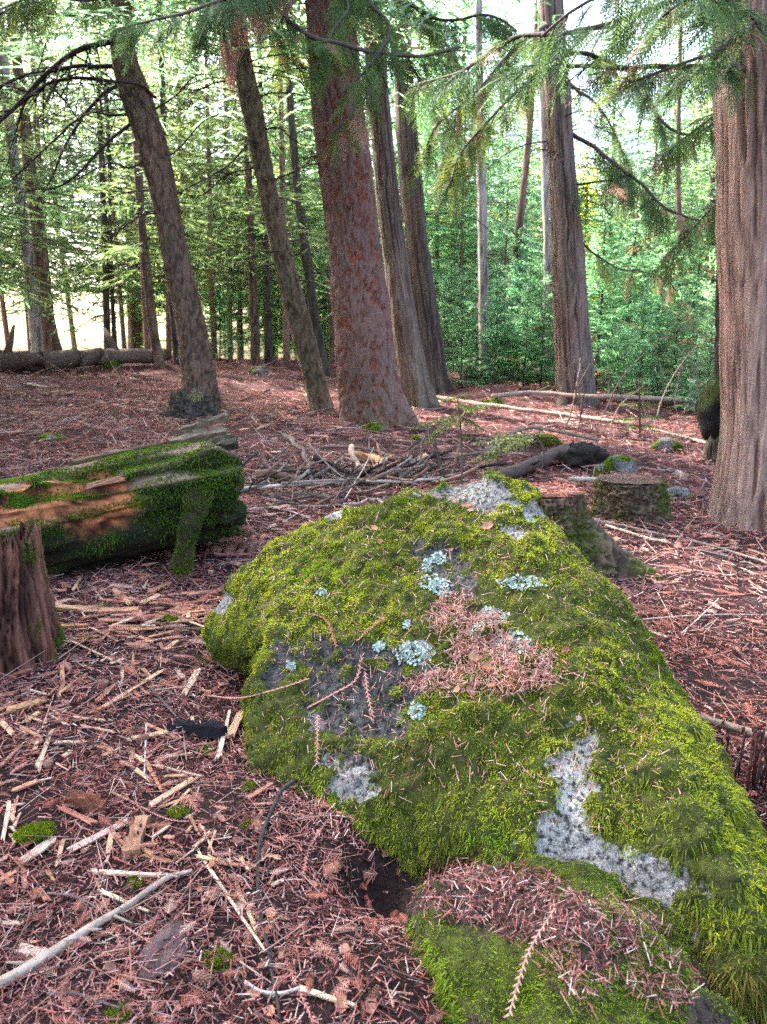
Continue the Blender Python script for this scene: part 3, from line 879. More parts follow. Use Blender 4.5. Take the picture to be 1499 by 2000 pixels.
thin = [
    ([(75, 708, 24), (62, 560, 21), (46, 430, 20), (26, 300, 19), (10, 150, 18), (0, 40, 16)], 'birch', 'pale birch like trunk, leftmost of the thin trees on the rise'),
    ([(106, 705, 40), (92, 620, 30), (78, 480, 27), (60, 340, 24), (38, 160, 20), (20, -10, 18)], 'grey_brown', 'grey brown trunk next to the pale birch like trunk, far left'),
    ([(212, 698, 14), (208, 600, 13), (205, 480, 12), (198, 300, 11), (190, 120, 10)], 'dark', 'thin dark trunk standing in the bright gap at left'),
    ([(226, 697, 9), (221, 600, 8), (216, 480, 8), (214, 330, 7)], 'dark', 'pencil thin dark stem beside the thin trunk in the bright gap'),
    ([(312, 716, 22), (300, 640, 18), (288, 540, 17), (276, 420, 16), (268, 280, 15), (262, 120, 14)], 'grey_brown', 'slender grey trunk close behind the leaning bare branched tree'),
    ([(348, 712, 17), (340, 620, 15), (332, 520, 14), (322, 380, 13), (318, 200, 11)], 'dark', 'dark slender trunk seen just left of the bent tree base'),
    ([(632, 738, 26), (618, 640, 22), (602, 520, 20), (590, 440, 18), (575, 300, 15)], 'dark', 'dark trunk peeping out between slim and thick trunks'),
    ([(650, 712, 13), (646, 600, 12), (640, 480, 10), (634, 330, 9)], 'grey_brown', 'small far trunk beside the left edge of the thickest trunk'),
    ([(500, 716, 20), (497, 620, 18), (492, 500, 16), (486, 350, 14)], 'grey_brown', 'distant trunk in the sunlit gap left of the slim trunk'),
    ([(525, 712, 16), (523, 620, 15), (520, 500, 13), (515, 350, 11)], 'dark', 'second distant trunk in the sunlit gap, dark brown'),
    ([(265, 694, 30), (263, 600, 27), (260, 480, 25), (256, 330, 22)], 'grey_brown', 'broad shadowy trunk far back between thin trees at left'),
    ([(948, 742, 22), (946, 640, 20), (944, 480, 19), (940, 320, 17), (936, 160, 15)], 'birch', 'pale straight trunk beyond the saplings right of centre'),
    ([(985, 735, 16), (995, 600, 15), (1012, 460, 14), (1030, 300, 13), (1042, 150, 11)], 'grey_brown', 'thin dark trunk tilting right beyond the young firs'),
    ([(1074, 742, 24), (1073, 600, 22), (1071, 450, 20), (1066, 300, 18), (1060, 140, 16)], 'birch', 'pale pinkish trunk just left of the straight cedar'),
    ([(1330, 760, 11), (1330, 640, 10), (1328, 480, 9), (1325, 300, 8)], 'grey_brown', 'thin grey stem among the green firs at far right'),
    ([(1396, 740, 12), (1396, 600, 11), (1394, 450, 10), (1392, 280, 9)], 'dark', 'dark thin stem just left of the big edge cedar'),
]
thin_t = []
for rows, bk, lb in thin:
    thin_t.append(px_tree('slender_tree', rows, 'flaky', bk, lb, 16, 60, ext=6, group='thin trunks in the background'))

# ------------------------------------------------------------------ dead branches
def limb_mb(mb, pts, r0, r1, n=None, seg=5, C=(.05, .035, .03), wob=.02, off=(0, 0, 0)):
    n = n or max(6, len(pts) * 5)
    q = resample(pts, n)
    q = q + (fbm(q * 3.1, 2, seed=random.randint(0, 999))[:, None] * np.array([1, .6, 1]) * wob)
    V, F, _, _ = tube(q - np.asarray(off), np.linspace(r0, r1, n), seg)
    c = np.asarray(C) * random.uniform(.8, 1.25)
    mb.add(V, F, c)
    return q

def twigs_from(mb, q, n, L, r, C, off, down=.35, spread=.8, sub=2):
    for _ in range(n):
        k = random.randint(len(q) // 6, len(q) - 1)
        t = nrm(q[min(k + 1, len(q) - 1)] - q[max(k - 1, 0)])
        d = nrm(t * random.uniform(.2, 1) + np.array([random.gauss(0, spread), random.gauss(0, spread), random.gauss(-down, spread * .6)]))
        l = L * random.uniform(.4, 1.2)
        p0 = q[k]; p1 = p0 + d * l * .5; p2 = p0 + d * l + np.array([0, 0, -l * random.uniform(.05, .35)])
        w_ = limb_mb(mb, [p0, p1, p2], r, r * .35, 6, 3, C, .03 * l, off)
        for __ in range(sub):
            k2 = random.randint(1, 5)
            d2 = nrm(d + np.array([random.gauss(0, .7), random.gauss(0, .7), random.gauss(-.2, .5)]))
            limb_mb(mb, [w_[k2], w_[k2] + d2 * l * .25, w_[k2] + d2 * l * .5 + np.array([0, 0, -.05 * l])], r * .6, r * .3, 4, 3, C, .01 * l, off)

def dead_branch(tree, rows, w0, w1, ntw=10, Ltw=.7, C=(.045, .032, .028), dY=0.0, dY1=None, name='dead_branch'):
    Y = tree['Y']; n = len(rows)
    dY1 = dY if dY1 is None else dY1
    pts = [P(a, b, Y + (dY1 * i / max(1, n - 1)) + (dY if i else 0) * 0) for i, (a, b) in enumerate(rows)]
    s = pxm(pts[0])
    mb = MB()
    q = limb_mb(mb, pts, w0 * s * .5, w1 * s * .5, n * 6, 6, C, .03, tree['base'])
    twigs_from(mb, q, ntw, Ltw, max(.004, w1 * s * .35), C, tree['base'])
    return obj(name, mb.mesh(name, M_stick), tree['root'])

H2 = lambda L: [(a / 2, b / 2) for a, b in L]
B = T['bent']
dead_branch(B, H2([(470, 255), (300, 260), (150, 285), (60, 310), (-40, 360)]), 9, 5, 12, .9, dY1=-.6)
dead_branch(B, H2([(470, 325), (330, 305), (200, 320), (90, 400), (-30, 480)]), 8, 4, 14, .9, dY1=-.3)
dead_branch(B, H2([(480, 150), (390, 170), (300, 200), (180, 290), (60, 420), (-30, 500)]), 12, 6, 14, 1.0, dY1=-.9)
dead_branch(B, H2([(580, 455), (450, 450), (330, 450), (200, 560), (60, 690)]), 6, 3, 14, .8, dY1=.5)
dead_branch(B, H2([(530, 470), (440, 540), (380, 600), (250, 720), (80, 750)]), 8, 3, 14, .8, dY1=-.4)
dead_branch(B, H2([(470, 330), (400, 370), (280, 520), (200, 690), (150, 780)]), 8, 3, 16, .8, dY1=.2)
dead_branch(B, H2([(470, 100), (380, 30), (250, 60), (100, 20), (-20, 60)]), 8, 4, 12, .8, dY1=.4)
dead_branch(B, H2([(470, 60), (330, -60), (160, -100)]), 8, 4, 10, .9, dY1=-.4)
dead_branch(B, H2([(600, 600), (520, 650), (420, 640), (300, 700)]), 5, 2, 10, .6, dY1=-.5)
dead_branch(B, H2([(610, 380), (560, 340), (480, 318), (400, 330)]), 7, 3, 4, .5, dY1=-.6)
dead_branch(B, H2([(640, 630), (720, 560), (800, 470), (860, 440)]), 4, 2, 10, .6, dY1=.3)
dead_branch(B, H2([(600, 430), (680, 380), (760, 300), (830, 290)]), 4, 2, 10, .6, dY1=-.3)
dead_branch(B, H2([(700, 780), (620, 830), (540, 850), (430, 930)]), 4, 2, 9, .6, dY1=-.3)
Sl = T['slim']
dead_branch(Sl, H2([(970, 560), (900, 640), (800, 700), (690, 760)]), 4, 2, 10, .6, dY1=-.3)
dead_branch(Sl, H2([(1000, 650), (880, 690), (790, 760), (700, 750)]), 4, 2, 10, .6, dY1=.3)
dead_branch(Sl, H2([(1000, 520), (1090, 500), (1180, 560), (1260, 560)]), 4, 2, 8, .6, dY1=-.3)
dead_branch(Sl, H2([(960, 350), (860, 320), (760, 350), (640, 330)]), 4, 2, 10, .7, dY1=.2)
dead_branch(Sl, H2([(1040, 720), (1130, 680), (1230, 620)]), 4, 2, 8, .5, dY1=-.2)
dead_branch(Sl, H2([(1000, 400), (1060, 360), (1180, 370), (1260, 390)]), 4, 2, 8, .6, dY1=.2)

def snags(tree, n, y0, y1, L, C=(.05, .036, .03), w_=3.0, lean=0):
    """short dead branches all round a trunk between photo rows y0 and y1"""
    mb = MB()
    pa = tree['path']
    us, vs = pix(pa[:, :3])
    for _ in range(n):
        yy = random.uniform(y0, y1)
        o_ = np.argsort(vs)
        c = np.array([np.interp(yy, vs[o_], pa[o_, k]) for k in range(4)])
        a = random.uniform(0, 6.283)
        l = L * random.uniform(.35, 1.2)
        d = np.array([math.cos(a) + lean, math.sin(a), random.uniform(-.25, .35)])
        p0 = c[:3] + nrm(d) * c[3] * .7
        s = pxm(p0)
        q = limb_mb(mb, [p0, p0 + d * l * .45, p0 + d * l + np.array([0, 0, -.28 * l])], w_ * s * .5, w_ * s * .22, 8, 4, C, .04 * l, tree['base'])
        twigs_from(mb, q, 3, l * .4, w_ * s * .2, C, tree['base'], sub=1)
    o = obj('dead_twigs', mb.mesh('dead_twigs', M_stick), tree['root']); o['kind'] = 'stuff'
snags(T['bent'], 12, 60, 620, 1.3)
snags(T['slim'], 26, 0, 560, 1.4)
snags(T['thick'], 14, 0, 330, 1.2)
snags(T['right'], 14, 60, 420, 1.3)
snags(T['brown'], 12, 0, 420, 1.3)
for t_ in thin_t[:12]:
    snags(t_, 22, 60, 640, 1.5, w_=2.2)

# ------------------------------------------------------------------ crowns of the background trees
def spray(mb, p0, d, L, nside, C0, droop, wid, up=np.array([0, 0, 1.0]), fill=1.0):
    """one flat conifer branch: side twigs in two rows, needles as narrow ridged strips"""
    d = nrm(d); side = nrm(np.cross(d, up)); nv = np.cross(side, d)
    u = np.linspace(.12, 1, nside)
    ax = p0 + d * (u * L)[:, None] + np.array([0, 0, -1.0]) * (droop * L * u ** 2)[:, None]
    ps = []; ds = []; ls = []
    for s in (-1, 1):
        ln = L * .42 * (1 - u * .8) * rng.uniform(.6, 1.15, nside) * fill
        dd = nrm(d * rng.uniform(.45, .9, (nside, 1)) + s * side * 1.0 + rng.normal(0, .16, (nside, 3)) + np.array([0, 0, -.28]))
        ps.append(ax); ds.append(dd); ls.append(ln)
        # sub twigs
        for f in (.4, .7):
            ps.append(ax + dd * (ln * f)[:, None])
            ds.append(nrm(dd * .7 + d * .8 * rng.choice([-1, 1, 1], (nside, 1)) + rng.normal(0, .25, (nside, 3)) + np.array([0, 0, -.2])))
            ls.append(ln * .5 * rng.uniform(.6, 1.1, nside))
    p = np.concatenate(ps); dd = np.concatenate(ds); ln = np.concatenate(ls)
    C = np.asarray(C0) * rng.uniform(.65, 1.3, (len(p), 1))
    strips(p, dd, nrm(nv + rng.normal(0, .35, (len(p), 3))), ln, wid * rng.uniform(.7, 1.3, len(p)), C, mb, None, .3)

def fir_proto(name, h, r, nb, z0, c, droop, wid, bark, label, group, rtr, up_tilt=.1, nside=11, shape=.8, gap=0.0):
    root = thing(name, label, 'tree', (0, 0, 0), group)
    mbt = MB()
    pts = np.array([[0, 0, -.4], [random.gauss(0, .05) * h * .1, random.gauss(0, .05) * h * .1, h * .5], [0, 0, h]])
    q = limb_mb(mbt, pts, rtr, rtr * .12, 14, 8, BARK[bark][1], .04)
    obj('trunk', mbt.mesh(name + '_trunk', M_bark), root)
    mb = MB(); mbb = MB()
    for i in range(nb):
        t = (i + random.random()) / nb
        zz = z0 + (h - z0) * t ** .9
        if random.random() < gap:
            continue
        l = r * (1 - t) ** shape * random.uniform(.6, 1.15) + .12
        a = i * 2.399 + random.gauss(0, .35)
        d = np.array([math.cos(a), math.sin(a), up_tilt + .5 * t + random.gauss(0, .1)])
        cc = np.array(c) * random.uniform(.7, 1.3)
        if random.random() < .025:
            cc = np.array([.16, .12, .06])
        spray(mb, np.array([0, 0, zz]), d, l, max(5, int(nside * (l / r) ** .5)), cc, droop * random.uniform(.5, 1.5), wid)
        e = nrm(d) * l
        mbb_pts = [np.array([0, 0, zz]), np.array([0, 0, zz]) + e * .5 + np.array([0, 0, -droop * l * .25]), np.array([0, 0, zz]) + e + np.array([0, 0, -droop * l])]
        V, F, _, _ = tube(resample(mbb_pts, 5), np.linspace(.012, .003, 5) * (h / 6) ** .4, 3, None, False)
        mbb.add(V, F, (.07, .05, .04))
    obj('crown', mb.mesh(name + '_crown', M_leaf, False), root)
    o = obj('branches', mbb.mesh(name + '_branches', M_stick), root)
    return root

def leafy_proto(name, h, r, c1, c2, label, group, nleaf, leaf, rtr, bark='grey_brown'):
    root = thing(name, label, 'tree', (0, 0, 0), group)
    mbt = MB()
    q = limb_mb(mbt, [[0, 0, -.4], [.1, .05, h * .4], [-.1, .1, h * .95]], rtr, rtr * .15, 14, 7, BARK[bark][1], .08)
    tips = []
    for i in range(26):
        k = random.randint(4, 12)
        a = random.uniform(0, 6.283); l = r * random.uniform(.5, 1.1) * (1.1 - k / 16)
        e = q[k] + np.array([math.cos(a) * l, math.sin(a) * l, l * random.uniform(.2, .8)])
        w_ = limb_mb(mbt, [q[k], (q[k] + e) / 2 + np.array([0, 0, .1 * l]), e], rtr * .25, .008, 8, 4, BARK[bark][1], .1)
        tips.append(w_[3:])
    tips = np.concatenate(tips)
    obj('trunk', mbt.mesh(name + '_trunk', M_bark), root)
    n = nleaf
    p = tips[rng.integers(0, len(tips), n)] + rng.normal(0, r * .14, (n, 3))
    d = nrm(rng.normal(0, 1, (n, 3)) + np.array([0, 0, -.3]))
    mb = MB()
    C = mixc(c1, c2, rng.random(n)) * rng.uniform(.7, 1.2, (n, 1))
    strips(p, d, nrm(rng.normal(0, 1, (n, 3))), leaf * rng.uniform(.8, 1.7, n), leaf * .8 * rng.uniform(.7, 1.2, n), C, mb, None, .15)
    obj('crown', mb.mesh(name + '_crown', M_leaf, False), root)
    return root

def plant(proto, used, px, Y, scale, label=None, rot=None, dz=0.0):
    o = proto if not used.get(proto.name) else copy_tree(proto)
    used[proto.name] = True
    d0 = ray(px, 700); xx = (CAM + d0 * (Y / d0[1]))[0]
    o.location = (xx, Y, gz(xx, Y)[0] - .02 + dz)
    o.scale = (scale * random.uniform(.9, 1.1), scale * random.uniform(.9, 1.1), scale)
    o.rotation_euler = (random.gauss(0, .015), random.gauss(0, .015), random.uniform(0, 6.283) if rot is None else rot)
    if label:
        o['label'] = label
    return o
used = {}
GF = 'tall dark spruces standing in the background'
spruceA = fir_proto('spruce_tree', 14, 3.5, 125, 2.1, (.10, .155, .072), .26, .050, 'grey_brown', 'tall dark needled spruce in the background wood', GF, .10, gap=.08)
spruceB = fir_proto('spruce_tree', 13, 3.0, 110, 2.2, (.12, .17, .072), .34, .045, 'grey_brown', 'tall dark needled spruce in the background wood', GF, .09, gap=.15)
GB = 'tall green firs behind the clearing'
firT = fir_proto('fir_tree', 13, 3.6, 140, .8, (.14, .25, .125), .18, .050, 'grey_brown', 'tall bright green fir far behind the trunks', GB, .14)
hemT = fir_proto('fir_tree', 12, 3.8, 130, 1.0, (.18, .27, .165), .36, .048, 'grey_brown', 'tall bright green fir far behind the trunks', GB, .13, shape=.6)
GY = 'young green firs at the edge of the clearing'
firY = fir_proto('young_fir', 4.2, 1.55, 84, .12, (.11, .21, .11), .10, .032, 'dark', 'young bushy green fir at the right edge of the clearing', GY, .05, up_tilt=.25, nside=12)
firY2 = fir_proto('young_fir', 3.0, 1.25, 66, .08, (.12, .22, .125), .14, .030, 'dark', 'young bushy green fir at the right edge of the clearing', GY, .035, up_tilt=.22, nside=11)
GL = 'broadleaf trees with autumn leaves behind the firs'
leafA = leafy_proto('broadleaf_tree', 11, 3.4, (.18, .26, .045), (.38, .36, .05), 'yellow green broadleaf tree far behind the firs', GL, 5200, .14, .12)
leafB = leafy_proto('broadleaf_tree', 9, 3.0, (.12, .24, .08), (.26, .32, .06), 'yellow green broadleaf tree far behind the firs', GL, 5200, .13, .10, 'birch')

for px, Y, s in [(-110, 22, 1), (-30, 31, 1.1), (60, 36, 1.0), (150, 40, 1.5), (100, 38, 1.6), (245, 27, .95), (300, 34, 1.05), (390, 38, 1.1), (-170, 17, .9), (450, 29, 1.0), (20, 25, .85), (90, 30, 1.45), (260, 36, 1.5), (380, 31, 1.45), (-20, 34, 1.5), (530, 38, 1.5)]:
    plant(spruceA, used, px, Y, s)
for px, Y, s in [(-60, 18.5, .9), (330, 24, 1.0), (420, 24, 1.05), (560, 27, 1.05), (280, 44, 1.2), (650, 31, 1.0), (500, 36, 1)]:
    plant(spruceB, used, px, Y, s)
for px, Y, s in [(470, 33, 1), (600, 36, 1.1), (720, 38, 1.1), (860, 34, 1.1), (900, 27, .7), (1010, 31, 1), (1180, 29, 1.0), (1290, 33, 1.1), (1420, 30, 1.1), (1560, 25, 1.1), (780, 30, .8), (540, 44, 1.1), (1100, 42, 1.1), (640, 42, 1.6), (820, 46, 1.6), (980, 40, 1.5), (1340, 44, 1.6), (700, 30, 1.8), (880, 36, 1.7), (1450, 27, 1.7)]:
    plant(firT, used, px, Y, s)
for px, Y, s in [(420, 42, 1.1), (670, 28, .8), (940, 38, 1.1), (1060, 27, .75), (1250, 24, .75), (1370, 25, .85), (1500, 34, 1.0), (830, 42, 1.2), (980, 24, .55), (1330, 40, 1.1), (560, 31, .8)]:
    plant(hemT, used, px, Y, s)
for px, Y, s in [(1165, 17.5, 1.0), (1225, 19, 1.15), (1290, 17.2, .9), (1350, 18.5, 1.0), (1075, 20, 1.05), (1410, 15.5, .9), (1010, 21, .9), (1480, 18, 1.1)]:
    plant(firY, used, px, Y, s)
for px, Y, s in [(900, 18.5, .85), (965, 17.8, .8), (1025, 18, .9), (1255, 15.5, .8), (1190, 21, 1.2), (1320, 15.2, .75), (880, 22, 1), (1385, 14.2, .7), (930, 21, .9), (740, 27, .8), (1060, 17.5, .7), (430, 24, .7)]:
    plant(firY2, used, px, Y, s)
for px, Y, s in [(340, 52, 1.2), (520, 50, 1.2), (700, 50, 1.2), (860, 48, 1.2), (1000, 46, 1.2), (1150, 48, 1.2), (1300, 47, 1.2), (1440, 44, 1.2), (620, 58, 1.3), (1220, 38, .9)]:
    plant(leafA, used, px, Y, s)
for px, Y, s in [(440, 47, 1.2), (580, 42, 1), (910, 43, 1.1), (1080, 36, .9), (1390, 37, 1), (760, 56, 1.4), (1500, 48, 1.3), (960, 56, 1.3), (1180, 58, 1.3)]:
    plant(leafB, used, px, Y, s)

ORD = ['leftmost'] + [a + ' from the left' for a in 'second third fourth fifth sixth seventh eighth ninth tenth eleventh twelfth thirteenth fourteenth fifteenth sixteenth seventeenth eighteenth nineteenth twentieth'.split()]
ORD += ['twenty-' + a + ' from the left' for a in 'first second third fourth fifth sixth seventh eighth ninth'.split()]
ORD += ['thirt' + a + ' from the left' for a in ['ieth']] + ['thirty-' + a + ' from the left' for a in 'first second third fourth fifth sixth seventh eighth ninth'.split()]
def order_labels(group, text):
    os_ = [o for o in bpy.data.objects if o.parent is None and o.get('group') == group]
    os_.sort(key=lambda o: o.location.x / o.location.y)
    for k, o in enumerate(os_):
        o['label'] = text + ', ' + ORD[k]
LABELS_LATER = lambda: (order_labels(GF, 'tall dark spruce in the background wood'), order_labels(GY, 'young bushy green fir at the clearing edge'),
                        order_labels(GB, 'tall bright green fir far behind the trunks'), order_labels(GL, 'yellow green broadleaf tree far behind the firs'))
# unseen conifers added left of and behind the viewer so their crowns shade the boulder
for xx, yy, sc_ in [(-6.6, 4.4, 1.0), (-9.2, 6.2, 1.1), (-12, 9.5, 1.15), (-4.5, -4.5, 1), (4.8, -4, 1), (-8.6, 11.2, 1.1), (-11, 14, 1.2), (-13, 17.5, 1.2), (-8.8, 8.4, 1.0), (-14, 12, 1.2), (-6.7, 8.1, 1.25), (-5.6, 5.4, 1.15)]:
    o = copy_tree(spruceA if sc_ > 1.06 else firT)
    o.location = (xx, yy, gz(xx, yy)[0]); kx = {1.25: .62, 1.15: .5}.get(sc_, sc_ * 1.1) if xx > -7 else sc_ * 1.1
    o.scale = (kx, kx, sc_); o.rotation_euler = (0, 0, random.uniform(0, 6.283))
    o['label'] = 'tall conifer outside the picture whose crown shades the boulder'; o['group'] = 'unseen conifers added round the viewpoint for shade'
# living tops of the nearer trees, above the picture
for key, z_, sc_ in [('bent', 5.4, .85), ('slim', 5.6, .85), ('thick', 5.8, .9), ('pale', 6.6, .7), ('edge', 5.2, .5)]:
    t_ = T[key]; pa = t_['path']
    src = [c_ for c_ in (hemT if key != 'thick' else firT).children if c_.name.startswith('crown')][0]
    cr = obj('crown', src.data, t_['root'])
    cr.location = (float(np.interp(z_, pa[:, 2], pa[:, 0]) - t_['base'][0]), float(np.interp(z_, pa[:, 2], pa[:, 1]) - t_['base'][1]), z_ - .6 - t_['base'][2])
    cr.scale = (sc_, sc_, sc_ * .8); cr.rotation_euler = (0, 0, random.uniform(0, 6))
for px, Y, s_ in [(-25, 17, 1.05), (290, 21, 1.1), (560, 21, 1.1)]:
    plant(spruceB, used, px, Y, s_)
# ------------------------------------------------------------------ lumps, wood pieces, sticks
def lump(c, rad, seed, amp=.25, nu=28, nv_=16, freq=1.6):
    th = np.linspace(0, 2 * math.pi, nu, endpoint=False); ph = np.linspace(0, math.pi, nv_)
    TH, PH = np.meshgrid(th, ph)
    D = np.stack([np.cos(TH) * np.sin(PH), np.sin(TH) * np.sin(PH), np.cos(PH)], -1).reshape(-1, 3)
    r = 1 + amp * fbm(D * freq + seed * 3.7, 4, seed=seed)
    V = np.asarray(c) + D * r[:, None] * np.asarray(rad)
    i = np.arange(nv_ - 1)[:, None] * nu; j = np.arange(nu)[None]; j2 = (j + 1) % nu
    return V, np.stack([i + j, i + nu + j, i + nu + j2, i + j2], -1).reshape(-1, 4), D

def moss_part(root, V, F, weight, n, off, L=(.008, .02), wd=.0035, c0=(.045, .10, .008), c1=(.17, .28, .022), down=.3, seed=1, parentname='moss'):
    p, nn, k = sample_surf(V, F, n, weight)
    d = nrm(nn + rng.normal(0, .5, (n, 3)))
    ln = L[0] + (L[1] - L[0]) * rng.random(n)
    C = mixc(c0, c1, np.clip(fbm(p * 5, 3, seed=seed) * .6 + .45 + rng.normal(0, .18, n), 0, 1))
    mb = MB()
    blades(p - nn * .003 - off, d, ln, wd * rng.uniform(.6, 1.4, n), C, mb, np.stack([0 * ln, 0 * ln, -down * ln], 1))
    o = obj(parentname, mb.mesh(parentname, M_moss), root); o['kind'] = 'stuff'
    return o

def splinter(seed, n=7, jag=.25, thick=.5):
    """wood piece of unit length along x, width 1, thickness 'thick', ragged ends"""
    r_ = np.random.default_rng(seed)
    nw = 5
    xs = np.linspace(-.5, .5, n)
    V = []; 
    e0 = r_.uniform(-jag, jag * .2, nw) * .5; e1 = r_.uniform(-jag * .2, jag, nw) * .5
    wob = np.cumsum(r_.normal(0, .03, n)); wv = np.clip(1 + np.cumsum(r_.normal(0, .10, n)), .55, 1.35)
    for i, x in enumerate(xs):
        for j in range(nw):
            w_ = (j / (nw - 1) - .5) * wv[i]
            xx = x + (e0[j] * (1 - i / (n - 1)) if i < 2 else 0) + (e1[j] * i / (n - 1) if i > n - 3 else 0)
            V.append([xx, w_ + wob[i], thick * .5 * (1 + r_.normal(0, .25))])
        for j in range(nw):
            w_ = (j / (nw - 1) - .5) * wv[i] * .9
            xx = x + (e0[j] * (1 - i / (n - 1)) if i < 2 else 0) + (e1[j] * i / (n - 1) if i > n - 3 else 0)
            V.append([xx, w_ + wob[i], -thick * .5])
    V = np.array(V); m = 2 * nw; F = []
    loop = list(range(nw)) + list(range(m - 1, nw - 1, -1))
    for i in range(n - 1):
        for a in range(m):
            b = (a + 1) % m
            F.append([i * m + loop[a], i * m + loop[b], (i + 1) * m + loop[b], (i + 1) * m + loop[a]])
    for j in range(nw - 1):
        F.append([j, j + 1, nw + j + 1, nw + j][::-1])
        k = (n - 1) * m
        F.append([k + j, k + j + 1, k + nw + j + 1, k + nw + j])
    return V, np.array(F)

def orient(o, c, d, n, sx, sy, sz):
    from mathutils import Matrix
    d = nrm(d); n = np.asarray(n, float); n = nrm(n - d * np.dot(d, n)); s = np.cross(n, d)
    M = Matrix(((d[0] * sx, s[0] * sy, n[0] * sz, c[0]), (d[1] * sx, s[1] * sy, n[1] * sz, c[1]), (d[2] * sx, s[2] * sy, n[2] * sz, c[2]), (0, 0, 0, 1)))
    o.matrix_world = M

def wood_cols(V, c, var=.2):
    return np.asarray(c) * (1 + var * fbm(V * np.array([2, 9, 9]), 2, seed=3))[:, None]

def plank(name, p0, p1, w_, th, c, n=(0, 0, 1), parent=None, base=None, seed=1, mat=None, jag=.25, nn=9):
    V, F = splinter(seed, nn, jag, 1.0)
    p0 = np.asarray(p0); p1 = np.asarray(p1)
    d = nrm(p1 - p0); n = np.asarray(n, float); n = nrm(n - d * np.dot(n, d)); s = np.cross(n, d)
    L = np.linalg.norm(p1 - p0)
    W = (p0 + p1) / 2 + V[:, :1] * L * d + V[:, 1:2] * w_ * s + V[:, 2:3] * th * n
    off = np.zeros(3) if base is None else np.asarray(base)
    o = obj(name, mesh_of(name, W - off, F, mat or M_rot, wood_cols(V, c), False), parent)
    return o, W, F

def stick(name, rows, w0, w1, C, label, cat, group=None, lift=0.0, sc=1.0, org=(0, 0), knots=3, seg=8, bow=None):
    pts = []
    for i, r_ in enumerate(rows):
        px, py = org[0] + r_[0] / sc, org[1] + r_[1] / sc
        g = G(px, py)
        s = pxm(g)
        h = (r_[2] if len(r_) > 2 else 0)
        g = g.copy(); g[2] += h
        pts.append(g)
    pts = np.array(pts)
    s0 = pxm(pts[0]); s1 = pxm(pts[-1])
    r0 = w0 / sc * .5 * s0; r1 = w1 / sc * .5 * s1
    pts[:, 2] += max(r0, r1) * .7 + lift
    n = max(10, len(rows) * 6)
    q = resample(pts, n)
    q = q + fbm(q * 6, 2, seed=len(label) + int(abs(rows[0][0])))[:, None] * np.array([1, 1, .25]) * r0 * .8
    sd_ = int(abs(rows[0][0] * 7 + rows[0][1]))
    V, F, TH, S = tube(q, np.linspace(r0, r1, n), seg, lambda TH, S, rr: 1 + .16 * fbm(np.stack([np.cos(TH).ravel() * 2, np.sin(TH).ravel() * 2, S.ravel() * 9], 1), 2, seed=sd_).reshape(TH.shape))
    base = q[len(q) // 2].copy(); base[2] = gz(base[0], base[1])[0]
    mb = MB()
    tone = fbm(V * 7, 3, seed=sd_)[:, None] * .35 + 1
    mb.add(V - base, F, np.asarray(C) * tone)
    rr_ = random.Random(sd_)
    for _ in range(knots):
        k = rr_.randint(1, n - 2)
        d = nrm(np.array([rr_.gauss(0, 1), rr_.gauss(0, 1), abs(rr_.gauss(0, .6))]))
        l = r0 * rr_.uniform(2, 5)
        Vk, Fk, _, _ = tube(np.array([q[k], q[k] + d * l * .6, q[k] + d * l]), [r0 * .4, r0 * .3, r0 * .12], 5)
        mb.add(Vk - base, Fk, np.asarray(C) * .9)
    o = obj(name, mb.mesh(name, M_stick), None, base)
    return tag(o, label, cat, group)

